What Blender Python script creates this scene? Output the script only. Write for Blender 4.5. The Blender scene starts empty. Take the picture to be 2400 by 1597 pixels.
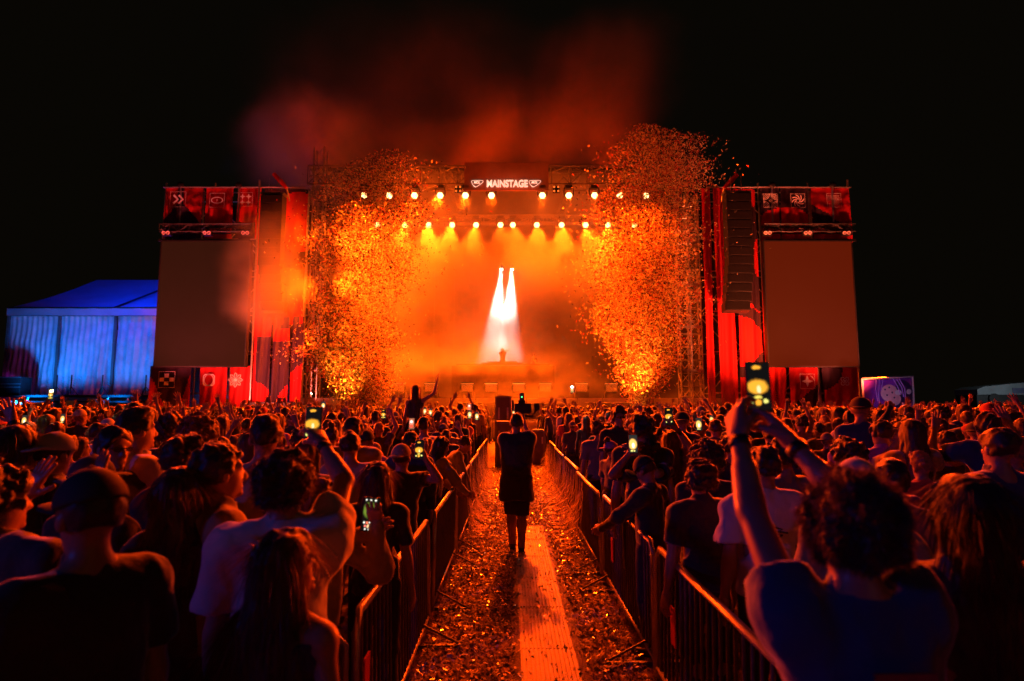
import bpy, math, random
import numpy as np
from mathutils import Vector, Matrix
S = bpy.context.scene; C = S.collection
R = math.radians
rnd = random.Random(7)

# ---------------------------------------------------------------- camera, world, exposure
PITCH = R(6.15); FPX = 621.5; CAMZ = 1.88
cd = bpy.data.cameras.new('camera'); cam = bpy.data.objects.new('camera', cd); C.objects.link(cam)
cam.location = (0, 0, CAMZ); cam.rotation_euler = (R(90) + PITCH, 0, 0)
cd.lens = 36 * FPX / 1024; cd.clip_end = 2000; cd.clip_start = .05
cd.dof.use_dof = True; cd.dof.focus_distance = 9.0; cd.dof.aperture_fstop = 2.0
S.camera = cam
W = bpy.data.worlds.new('World'); S.world = W; W.use_nodes = True
W.node_tree.nodes['Background'].inputs[0].default_value = (.0052, .0040, .0022, 1)
W.node_tree.nodes['Background'].inputs[1].default_value = .45
S.view_settings.view_transform = 'Standard'; S.view_settings.look = 'None'; S.view_settings.gamma = 1
S.view_settings.exposure = 0
cy = S.cycles
cy.max_bounces = 5; cy.diffuse_bounces = 1; cy.glossy_bounces = 2; cy.transmission_bounces = 3
cy.volume_bounces = 1; cy.transparent_max_bounces = 8; cy.use_denoising = True
cy.sample_clamp_indirect = 4; cy.blur_glossy = 1

def at(x, y, Y):
    """point of the world at distance Y that the photograph shows at its pixel x, y (2400 wide)"""
    u = (x * .426667 - 512) / FPX; v = -(y * .426667 - 340.5) / FPX
    d = Vector((u, math.cos(PITCH) - v * math.sin(PITCH), math.sin(PITCH) + v * math.cos(PITCH)))
    return Vector((0, 0, CAMZ)) + d * (Y / d.y)

# ---------------------------------------------------------------- lamps
AMBER = (1, .080, .0015); RIM = (1, .047, .001); DEEP = (1, .032, .0)
def lamp(kind, loc, energy, color, aim=None, size=.1, spot=60, blend=.8, name='lamp', parent=None, sy=None):
    l = bpy.data.lights.new(name, kind); l.energy = energy; l.color = color
    if kind == 'SPOT': l.spot_size = R(spot); l.spot_blend = blend; l.shadow_soft_size = size
    elif kind == 'POINT': l.shadow_soft_size = size
    elif kind == 'AREA':
        l.size = size
        if sy: l.shape = 'RECTANGLE'; l.size_y = sy
        l.spread = R(spot)
    o = bpy.data.objects.new(name, l); C.objects.link(o); o.location = loc
    if aim is not None: o.rotation_euler = (Vector(aim) - Vector(loc)).to_track_quat('-Z', 'Y').to_euler()
    if parent is not None: o.parent = parent
    return o
ROW1 = [854, 913, 972, 1032, 1091, 1152, 1271, 1333, 1393, 1452, 1514]
ROW2 = [885, 950, 1005, 1060, 1116, 1173, 1202, 1258, 1316, 1372, 1425, 1486]
Y1, Y2 = 37.0, 42.0
for i, x in enumerate(ROW1):
    p = at(x, 458, Y1); p.y -= .3
    lamp('SPOT', p, 19000, AMBER, p + Vector((rnd.uniform(-.15, .15), -.75, -1)), .12, 52, .7, 'stage_beam_lamp')
for i, x in enumerate(ROW2):
    p = at(x, 527, Y2); p.y -= .3
    lamp('SPOT', p, 21000, AMBER, p + Vector((rnd.uniform(-.1, .1), -.6, -1)), .12, 54, .7, 'stage_beam_lamp')
# white beams on the DJ
for x, dx in ((1175, -.08), (1200, -.045)):
    p = at(x, 630, 44.2); lamp('SPOT', p, 105000, (.92, 1, .86), p + Vector((dx, -.22, -1)), .08, 21, .7, 'white_beam_lamp')
# floods along the stage edge throwing light up into the smoke
STROBES = [935, 1010, 1095, 1151, 1216, 1278, 1363, 1433]
for x in STROBES:
    p = at(x, 908, 37.6); lamp('SPOT', p + Vector((0, .25, .5)), 2600, AMBER, p + Vector((0, 2.0, 6)), .2, 120, 1, 'stage_flood_lamp')
# added side lights in the wings to brighten the smoke, no fixtures there
for z in (4, 7, 10, 13):
    lamp('SPOT', (-11.8, 41, z), 14000, AMBER, (-2, 40, z - .5), .6, 130, 1, 'added_wing_light')
    lamp('SPOT', (10.6, 41, z), 800, AMBER, (2, 40, z - .5), .6, 130, 1, 'added_wing_light')
for z, e in ((5.5, 4200), (8.5, 6500), (11.5, 3500)):  # more added lights, for the smoke drifting past the towers
    lamp('SPOT', (-10.8, 33.9, z), e * 1.2, AMBER, (-15, 33.5, z), .7, 140, 1, 'added_wing_light')
lamp('SPOT', (12.2, 34.6, 6), 1500, AMBER, (15, 34.4, 6), .6, 140, 1, 'added_wing_light')
# added uplights over the roof, without fixtures, colouring the smoke that rises there
lamp('SPOT', (-.2, 34.0, 12.2), 900, (1, .08, .01), (-.2, 36.8, 15.2), .3, 90, 1, 'added_header_light')  # added light that only brightens the header board
for x, e in ((-12.5, 4500), (-8, 4500), (-3, 3800), (2, 3600), (7, 2600)):
    lamp('SPOT', (x, 43.5, 17.8), e, DEEP, (x * .9, 40, 30), 1.2, 160, 1, 'added_roof_light')
# added lights rimming the crowd from the front truss and towers, no fixtures
for x in (-12.8, -3.6, -1.2, 1.2, 3.4, 13.0):
    lamp('SPOT', (x, 34.5, 16.6), 14000, RIM, (x * 1.3, 9, 1.2), .4, 84, 1, 'added_rim_light')
for x in (-20, -15, 14.5, 19.5):
    lamp('SPOT', (x, 34.4, 14.9), 15000, RIM, (x * .75, 9, 1.2), .4, 84, 1, 'added_rim_light')
for x, z in ((-21.8, 6.5), (21.2, 6.5), (-21.8, 4), (21.2, 4)):
    lamp('SPOT', (x, 34.6, z), 46000, RIM, (x * .3, 9, 1.3), .3, 84, 1, 'added_rim_light')
lamp('SPOT', (.1, 34.3, 16.9), 80000, (1, .065, .001), (.15, 11.5, 0), .3, 20, 1, 'added_lane_light')  # added light to brighten the ground of the lane
# added lights in front of the stage to brighten the confetti jets
lamp('SPOT', (-9.0, 31.2, 1.2), 9000, (1, .19, .01), (-8.2, 33.6, 7), .2, 60, 1, 'added_jet_light')
lamp('SPOT', (6.3, 31.2, 1.2), 13000, (1, .17, .01), (6.6, 33.6, 8), .2, 60, 1, 'added_jet_light')
# red floods on the two banner towers
for p, a, e, c in (((-19.0, 31, 2.0), (-17.8, 36, 10.5), 12000, (1, .10, .09)), ((-14.0, 31, 2.0), (-14, 36, 5), 5500, (1, .12, .08)),
                   ((13.5, 31, 2.0), (13.5, 36, 9), 11500, (1, .14, .04)), ((19.0, 31, 2.0), (17.5, 36, 10), 12500, (1, .13, .06))):
    lamp('SPOT', p, e, c, a, .3, 88, 1, 'tower_flood_lamp')
# blue floods of the tent
lamp('SPOT', (-29.0, 36.5, 2.2), 2300, (.0, .21, 1), (-28.5, 40, 6), .3, 120, 1, 'tent_flood_lamp')
lamp('SPOT', (-24.0, 36.5, 2.2), 1700, (.0, .21, 1), (-24.0, 40, 6), .3, 120, 1, 'tent_flood_lamp')
lamp('SPOT', (-22.5, 36.0, 13.5), 6500, (.0, .03, 1), (-25.0, 43.5, 10), .3, 95, 1, 'tent_flood_lamp')
lamp('SPOT', (-31.0, 37.5, 1.2), 260, (.8, .02, .9), (-31.5, 40, 4), .3, 70, 1, 'tent_flood_lamp')
# festival lamps behind the camera
lamp('SPOT', (-13, -5, 5.5), 800, (.01, .10, 1), (0, 5, 1.4), .25, 80, 1, 'blue_flood_lamp')
lamp('SPOT', (10, -9, 6), 75, (1, .50, .20), (-2, 4, 1.2), .5, 80, 1, 'warm_flood_lamp')
lamp('SPOT', (-4, -7, 5.0), 45, (.42, .02, .8), (9, 8, 1.4), .3, 50, 1, 'violet_flood_lamp')

# ---------------------------------------------------------------- materials
def mat(name, color, rough=.6, metal=0, noise=0, nscale=5, emit=None, estr=0, sheen=0, spec=.5, bump=0, bscale=20, trans=0, objcolor=False, coat=0, tcol=None):
    m = bpy.data.materials.new(name); m.use_nodes = True; nt = m.node_tree; b = nt.nodes['Principled BSDF']
    b.inputs['Base Color'].default_value = (*color, 1); b.inputs['Roughness'].default_value = rough; b.inputs['Metallic'].default_value = metal
    b.inputs['Specular IOR Level'].default_value = spec
    if sheen: b.inputs['Sheen Weight'].default_value = sheen; b.inputs['Sheen Roughness'].default_value = .4
    if coat: b.inputs['Coat Weight'].default_value = coat
    src = None
    if objcolor:
        oi = nt.nodes.new('ShaderNodeObjectInfo'); src = oi.outputs['Color']
    if noise or bump:
        tc = nt.nodes.new('ShaderNodeTexCoord')
    if noise:
        nz = nt.nodes.new('ShaderNodeTexNoise'); nz.inputs['Scale'].default_value = nscale; nz.inputs['Detail'].default_value = 5
        nt.links.new(tc.outputs['Object'], nz.inputs['Vector'])
        mr = nt.nodes.new('ShaderNodeMapRange'); mr.inputs[1].default_value = .3; mr.inputs[2].default_value = .7
        mr.inputs[3].default_value = 1 - noise; mr.inputs[4].default_value = 1 + noise
        nt.links.new(nz.outputs[0], mr.inputs[0])
        vm = nt.nodes.new('ShaderNodeVectorMath'); vm.operation = 'SCALE'; vm.inputs[0].default_value = color
        if src: nt.links.new(src, vm.inputs[0])
        nt.links.new(mr.outputs[0], vm.inputs['Scale']); src = vm.outputs[0]
    if src: nt.links.new(src, b.inputs['Base Color'])
    if bump:
        n2 = nt.nodes.new('ShaderNodeTexNoise'); n2.inputs['Scale'].default_value = bscale; n2.inputs['Detail'].default_value = 4
        nt.links.new(tc.outputs['Object'], n2.inputs['Vector'])
        bp = nt.nodes.new('ShaderNodeBump'); bp.inputs['Strength'].default_value = bump; bp.inputs['Distance'].default_value = .02
        nt.links.new(n2.outputs[0], bp.inputs['Height']); nt.links.new(bp.outputs[0], b.inputs['Normal'])
    if emit: b.inputs['Emission Color'].default_value = (*emit, 1); b.inputs['Emission Strength'].default_value = estr
    if trans:
        out = nt.nodes['Material Output']; tl = nt.nodes.new('ShaderNodeBsdfTranslucent'); mx = nt.nodes.new('ShaderNodeMixShader')
        tl.inputs[0].default_value = (*color, 1); mx.inputs[0].default_value = trans
        if tcol: tl.inputs[0].default_value = (*tcol, 1)
        elif src: nt.links.new(src, tl.inputs[0])
        nt.links.new(b.outputs[0], mx.inputs[1]); nt.links.new(tl.outputs[0], mx.inputs[2]); nt.links.new(mx.outputs[0], out.inputs[0])
    return m
M = dict(
    bars=mat('shaded_steel_bars', (.10, .10, .10), .5, .6, noise=.3, nscale=12),  # shade from the people behind is put into this darker steel
    ground=mat('trampled_grass', (.15, .08, .035), .9, noise=.6, nscale=9, bump=1, bscale=14),
    steel=mat('galvanised_steel', (.42, .42, .42), .38, .9, noise=.2, nscale=12),
    alu=mat('aluminium_truss', (.16, .15, .15), .5, .4, noise=.15),
    black=mat('black_paint', (.010, .010, .010), .5, noise=.4, nscale=8),
    dark=mat('dark_fabric', (.025, .022, .022), .9, noise=.3, nscale=4),
    deck=mat('stage_deck', (.06, .05, .045), .6, noise=.3),
    pale=mat('pale_panel', (.5, .48, .45), .6, noise=.15),
    red=mat('red_banner_cloth', (.62, .008, .010), .75, noise=.12, nscale=2, trans=.25),
    print=mat('dark_banner_print', (.035, .012, .03), .75, noise=.15, nscale=2, trans=.15),
    white=mat('white_print', (.85, .8, .8), .7, noise=.1),
    screen=mat('haze_glow_screen', (.004, .004, .004), .8, noise=.12, nscale=1.2, spec=.04, emit=(1, .20, .08), estr=.030),  # faint emission stands in for the haze in front of the screen
    screenr=mat('red_haze_glow_screen', (.004, .004, .004), .8, noise=.12, nscale=1.2, spec=.04, emit=(1, .07, .01), estr=.11),  # stronger red emission stands in for stage-lit haze before this screen
    tentroof=mat('tent_roof_cloth', (.35, .35, .42), .6, noise=.12, nscale=.7),
    tentwall=mat('clear_tent_sheet', (.5, .52, .55), .35, noise=.18, nscale=1.5, bump=.5, bscale=2),
    lens=mat('lit_lens', (.1, .1, .1), .4, emit=(1, .55, .17), estr=8),
    lensw=mat('lit_white_lens', (.1, .1, .1), .4, emit=(1, .95, .85), estr=30),
    small=mat('amber_led', (.1, .1, .1), .4, emit=(1, .16, .02), estr=1.6),
    sign=mat('lit_lettering', (.8, .7, .6), .5, emit=(1, .70, .50), estr=.95),
    header=mat('header_cloth', (.26, .13, .08), .8, noise=.2, nscale=1),
    skin=mat('skin', (.27, .155, .11), .42, noise=.08, nscale=14, spec=.4, objcolor=False),
    hair=mat('dark_hair', (.024, .015, .010), .5, noise=.5, nscale=60, sheen=.3, trans=.12, tcol=(.25, .12, .06)),
    raven=mat('black_hair', (.010, .007, .006), .55, noise=.4, nscale=60, sheen=.15),
    brown=mat('brown_hair', (.06, .03, .016), .5, noise=.5, nscale=60, sheen=.3, trans=.15, tcol=(.35, .18, .09)),
    blond=mat('blond_hair', (.22, .13, .06), .4, noise=.4, nscale=60, sheen=.4, trans=.3, tcol=(.55, .35, .18)),
    shirt=mat('cotton_shirt', (.5, .5, .5), .8, noise=.07, nscale=10, sheen=.6, objcolor=True, bump=.6, bscale=11),
    trousers=mat('denim', (.02, .022, .03), .9, noise=.2, nscale=20),
    cap=mat('cap_cloth', (.5, .5, .5), .8, noise=.08, nscale=20, objcolor=True),
    shoe=mat('shoe_leather', (.03, .03, .03), .6, noise=.2),
    strap=mat('black_strap', (.01, .01, .01), .5, noise=.2),
    rubber=mat('ribbed_mat_rubber', (.17, .10, .07), .5, noise=.7, nscale=4, spec=.5, bump=.4, bscale=60),
    phone=mat('phone_shell', (.012, .012, .014), .25, noise=.1),
    torch=mat('phone_torch', (.1, .1, .1), .4, emit=(1, .93, .7), estr=60),
    torchy=mat('warm_torch', (.1, .1, .1), .4, emit=(1, .7, .25), estr=45),
    green=mat('green_indicator', (.1, .1, .1), .4, emit=(.1, 1, .3), estr=3),
    plastic=mat('clear_plastic', (.4, .3, .25), .25, noise=.1),
    glass=mat('dark_lens_glass', (.01, .01, .01), .12, coat=.5),
)
for i, c in enumerate([(.03, .03, .035), (.08, .07, .08), (.5, .48, .5), (.2, .05, .05), (.05, .07, .18), (.3, .28, .22)]):
    M['s%d' % i] = mat('crowd_cloth', [q * .6 for q in c], .8, noise=.1, sheen=.6)

# ---------------------------------------------------------------- object helpers
def tag(o, label=None, cat=None, group=None, kind=None):
    if label: o['label'] = label
    if cat: o['category'] = cat
    if group: o['group'] = group
    if kind: o['kind'] = kind
    return o
def empty(name, loc=(0, 0, 0), rz=0, **k):
    o = bpy.data.objects.new(name, None); C.objects.link(o); o.location = loc; o.rotation_euler = (0, 0, rz); o.empty_display_size = .2
    return tag(o, **k)
def link(name, me, parent=None, **k):
    o = bpy.data.objects.new(name, me); C.objects.link(o)
    if parent is not None: o.parent = parent
    return tag(o, **k)
def np_mesh(name, V, Q, mats, mi=None, smooth=True):
    """V (n,3), Q (m,4) or (m,3)"""
    V = np.asarray(V, np.float32); Q = np.asarray(Q, np.int32); n = Q.shape[1]
    me = bpy.data.meshes.new(name)
    me.vertices.add(len(V)); me.vertices.foreach_set('co', V.ravel())
    me.loops.add(Q.size); me.loops.foreach_set('vertex_index', Q.ravel())
    me.polygons.add(len(Q)); me.polygons.foreach_set('loop_start', np.arange(0, Q.size, n, dtype=np.int32))
    if smooth: me.polygons.foreach_set('use_smooth', np.ones(len(Q), bool))
    for m in mats: me.materials.append(m)
    if mi is not None: me.polygons.foreach_set('material_index', np.asarray(mi, np.int32))
    me.update(calc_edges=True); me.validate()
    return me
class MB:
    def __init__(s): s.v = []; s.f = []; s.m = []
    def add(s, vs, fs, m=0):
        b = len(s.v); s.v += [tuple(v) for v in vs]; s.f += [tuple(b + i for i in f) for f in fs]; s.m += [m] * len(fs)
    def box(s, lo, hi, m=0, X=None, bev=0):
        lo = Vector(lo); hi = Vector(hi)
        vs = [Vector((lo.x if i & 1 == 0 else hi.x, lo.y if i & 2 == 0 else hi.y, lo.z if i & 4 == 0 else hi.z)) for i in range(8)]
        if X is not None: vs = [X @ v for v in vs]
        s.add(vs, [(0, 2, 3, 1), (4, 5, 7, 6), (0, 1, 5, 4), (2, 6, 7, 3), (0, 4, 6, 2), (1, 3, 7, 5)], m)
    def tube(s, pts, r, n=6, m=0, caps=True, flat=1):
        pts = [Vector(p) for p in pts]; rs = r if isinstance(r, (list, tuple)) else [r] * len(pts)
        b = len(s.v); 
        for i, p in enumerate(pts):
            t = (pts[min(i + 1, len(pts) - 1)] - pts[max(i - 1, 0)]).normalized()
            u = t.cross(Vector((0, 0, 1)) if abs(t.z) < .9 else Vector((1, 0, 0))).normalized(); w = t.cross(u)
            for k in range(n):
                a = 2 * math.pi * k / n; s.v.append(tuple(p + u * math.cos(a) * rs[i] + w * math.sin(a) * rs[i] * flat))
        for i in range(len(pts) - 1):
            for k in range(n):
                s.f.append((b + i * n + k, b + i * n + (k + 1) % n, b + (i + 1) * n + (k + 1) % n, b + (i + 1) * n + k)); s.m.append(m)
        if caps:
            s.f.append(tuple(b + k for k in range(n - 1, -1, -1))); s.f.append(tuple(b + (len(pts) - 1) * n + k for k in range(n))); s.m += [m, m]
    def lathe(s, c, prof, n=16, m=0, axis='Z'):
        b = len(s.v); c = Vector(c)
        for (r, h) in prof:
            for k in range(n):
                a = 2 * math.pi * k / n; q = Vector((r * math.cos(a), r * math.sin(a), h))
                if axis == 'Y': q = Vector((q.x, q.z, q.y))
                s.v.append(tuple(c + q))
        for i in range(len(prof) - 1):
            for k in range(n):
                s.f.append((b + i * n + k, b + i * n + (k + 1) % n, b + (i + 1) * n + (k + 1) % n, b + (i + 1) * n + k)); s.m.append(m)
    def ribbon(s, pts, w, y=0, closed=False, m=0, t=.012):
        """flat band in the XZ plane"""
        n = len(pts); L = []
        for i in range(n):
            a = Vector(pts[(i - 1) % n] if closed or i > 0 else pts[i]); b_ = Vector(pts[(i + 1) % n] if closed or i < n - 1 else pts[i])
            d = (b_ - a); d = d.normalized() if d.length > 1e-9 else Vector((1, 0)); nn = Vector((-d.y, d.x)) * w / 2; p = Vector(pts[i])
            L.append((p + nn, p - nn))
        vs = []
        for a, b_ in L: vs += [(a.x, y - t, a.y), (b_.x, y - t, b_.y)]
        fs = []; k = n if closed else n - 1
        for i in range(k):
            j = (i + 1) % n; fs.append((2 * i, 2 * i + 1, 2 * j + 1, 2 * j))
        s.add(vs, fs, m)
    def poly(s, pts, y=0, m=0):
        s.add([(p[0], y, p[1]) for p in pts], [tuple(range(len(pts)))], m)
    def build(s, name, mats, parent=None, smooth=False, bevel=0, **k):
        me = bpy.data.meshes.new(name); me.from_pydata(s.v, [], s.f)
        for m in (mats if isinstance(mats, (list, tuple)) else [mats]): me.materials.append(m)
        me.polygons.foreach_set('material_index', s.m)
        if smooth: me.polygons.foreach_set('use_smooth', [True] * len(me.polygons))
        me.update(); o = link(name, me, parent, **k)
        if bevel: b = o.modifiers.new('bevel', 'BEVEL'); b.width = bevel; b.segments = 2
        return o
def copy_tree(o, parent=None):
    c = o.copy(); C.objects.link(c); c.parent = parent
    for ch in list(o.children): copy_tree(ch, c)
    return c
def truss(mb, a, b, w, bay=None, r=.025, tri=False):
    a = Vector(a); b = Vector(b); t = (b - a); L = t.length; t.normalize()
    u = Vector((0, 1, 0)) if abs(t.y) < .9 else Vector((1, 0, 0)); v = t.cross(u).normalized(); u = v.cross(t)
    c = [u * w / 2 + v * w / 2, u * -w / 2 + v * w / 2, u * -w / 2 - v * w / 2, u * w / 2 - v * w / 2]
    for q in c: mb.tube([a + q, b + q], r, 5)
    n = max(1, round(L / (bay or w)))
    for i in range(n):
        p0 = a + t * L * i / n; p1 = a + t * L * (i + 1) / n
        for k in range(4):
            q0, q1 = c[k], c[(k + 1) % 4]
            mb.tube([p0 + (q0 if i % 2 else q1), p1 + (q1 if i % 2 else q0)], r * .55, 4, caps=False)
            mb.tube([p0 + q0, p0 + q1], r * .55, 4, caps=False)
def gz(Y): return max(0, (Y - 8) * .0065)
# ---------------------------------------------------------------- ground
def smoothnoise(x, y, s):
    return (np.sin(x * s * 1.3 + np.sin(y * s * 1.1) * 1.7) * np.cos(y * s * 1.7 + np.sin(x * s * .7) * 2.1))
def grid_ground(name, xs, ys, amp, m, z0=0, **k):
    X, Y = np.meshgrid(xs, ys, indexing='ij')
    Z = z0 + np.maximum(0, (Y - 8) * .0065)
    rg = np.random.default_rng(3)
    for s, a in ((1.1, .3), (3.1, .35), (7.3, .25), (17., .22), (37., .2)):
        Z = Z + amp * a * smoothnoise(X + s, Y - s, s)
    Z = Z + rg.normal(0, amp * .35, Z.shape)
    nx, ny = X.shape; V = np.stack([X, Y, Z], -1).reshape(-1, 3); I = np.arange(nx * ny).reshape(nx, ny)
    Q = np.stack([I[:-1, :-1], I[1:, :-1], I[1:, 1:], I[:-1, 1:]], -1).reshape(-1, 4)
    return link(name, np_mesh(name, V, Q, [m]), **k)
xs = np.concatenate([[-400, -150, -60, -30, -15, -8, -4, -2, -1.2], np.arange(-.9, 1.2, .03), [1.4, 2, 4, 8, 15, 30, 60, 150, 400]])
ys = np.concatenate([[-60, -20, -5, 0, 1.5], np.arange(2.5, 20, .03), np.arange(20, 36, .4), [40, 50, 60, 90, 150, 400, 900]])
grid_ground('ground', xs, ys, .022, M['ground'], kind='structure')

# confetti and paper litter lying on the trampled grass
def litter(name, n, xf, yf, label, seed, size=(.032, .012), mats=('litter', 'litter2', 'litter3')):
    rg = np.random.default_rng(seed); V = []; Q = []; x = xf(rg, n); y = yf(rg, n)
    a = rg.uniform(0, 6.28, n); L = size[0] * rg.uniform(.5, 1.5, n); w = size[1] * rg.uniform(.6, 1.6, n)
    z = .018 + np.maximum(0, (y - 8) * .0065) + rg.exponential(.012, n)
    tx = rg.normal(0, .38, n); ty = rg.normal(0, .5, n)
    c = np.stack([x, y, z], -1); u = np.stack([np.cos(a), np.sin(a), tx], -1) * L[:, None] / 2; v = np.stack([-np.sin(a), np.cos(a), ty], -1) * w[:, None] / 2
    V = np.stack([c - u - v, c + u - v, c + u + v, c - u + v], 1).reshape(-1, 3); Q = np.arange(4 * n).reshape(n, 4)
    return link(name, np_mesh(name, V, Q, [M[m] for m in mats], rg.integers(0, len(mats), n), smooth=False), label=label, cat='litter', kind='stuff')
M['litter'] = mat('pale_paper_scrap', (.62, .55, .42), .6, trans=.3); M['litter2'] = mat('foil_scrap', (.5, .45, .35), .25, .4); M['litter3'] = mat('dirty_scrap', (.2, .13, .08), .7)
M['blade'] = mat('grass_blade', (.07, .09, .03), .6, trans=.3)
litter('confetti_litter', 42000, lambda g, n: g.uniform(-.68, .96, n), lambda g, n: 2.6 + 16.5 * g.uniform(0, 1, n) ** .8, 'paper scraps trodden into the grass of the fenced lane', 5)
rg = np.random.default_rng(9); n = 26000
gx = rg.uniform(-.8, 1.1, n); gy = 2.6 + 12 * rg.uniform(0, 1, n) ** 1.3; gzv = np.maximum(0, (gy - 8) * .0065) + .0
h = rg.uniform(.015, .06, n); a = rg.uniform(0, 6.28, n); lean = rg.normal(0, .03, (n, 2))
b0 = np.stack([gx, gy, gzv], -1); wv = np.stack([np.cos(a), np.sin(a), 0 * a], -1) * .004; top = np.stack([lean[:, 0], lean[:, 1], h], -1)
link('grass', np_mesh('grass', np.stack([b0 - wv, b0 + wv, b0 + top], 1).reshape(-1, 3), np.arange(3 * n).reshape(n, 3), [M['blade']], smooth=False), kind='stuff', label='trampled short grass growing in the fenced lane', cat='grass')

# ribbed cable mat running up the lane
mb = MB()
def strip(mb, x0, x1, y0, y1, z, m=0): mb.box((x0, y0, z - .02), (x1, y1, z), m)
g = random.Random(2); yy = 2.0
X0, X1 = .06, .47
while yy < 9.9:
    a_, b_ = yy, min(yy + .98, 9.95); j = g.uniform(-.008, .008); zz = .040 + g.uniform(0, .006); yy += .99
    mb.box((X0 + j, a_, .01), (X1 + j, b_, zz))
    for i in range(13):
        x = X0 + j + .012 + i * .0305; mb.box((x, a_ + .004, zz - .002), (x + .017, b_ - .004, zz + .011))
    mb.add([(X0 + j - .07, a_, .012), (X0 + j, a_, zz), (X0 + j, b_, zz), (X0 + j - .07, b_, .012)], [(0, 1, 2, 3)])
    mb.add([(X1 + j, a_, zz), (X1 + j + .09, a_, .012), (X1 + j + .09, b_, .012), (X1 + j, b_, zz)], [(0, 1, 2, 3)])
    for i in range(24):
        yb = a_ + .012 + i * .0405; mb.add([(X0 + j - .066, yb, .019), (X0 + j, yb, zz + .006), (X0 + j, yb + .018, zz + .006), (X0 + j - .066, yb + .018, .019)], [(0, 1, 2, 3)]); mb.add([(X1 + j, yb, zz + .006), (X1 + j + .085, yb, .019), (X1 + j + .085, yb + .018, .019), (X1 + j, yb + .018, zz + .006)], [(0, 1, 2, 3)])
mb.build('cable_mat', M['rubber'], label='long ribbed rubber mat laid up the middle of the fenced lane', cat='floor mat')

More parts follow.
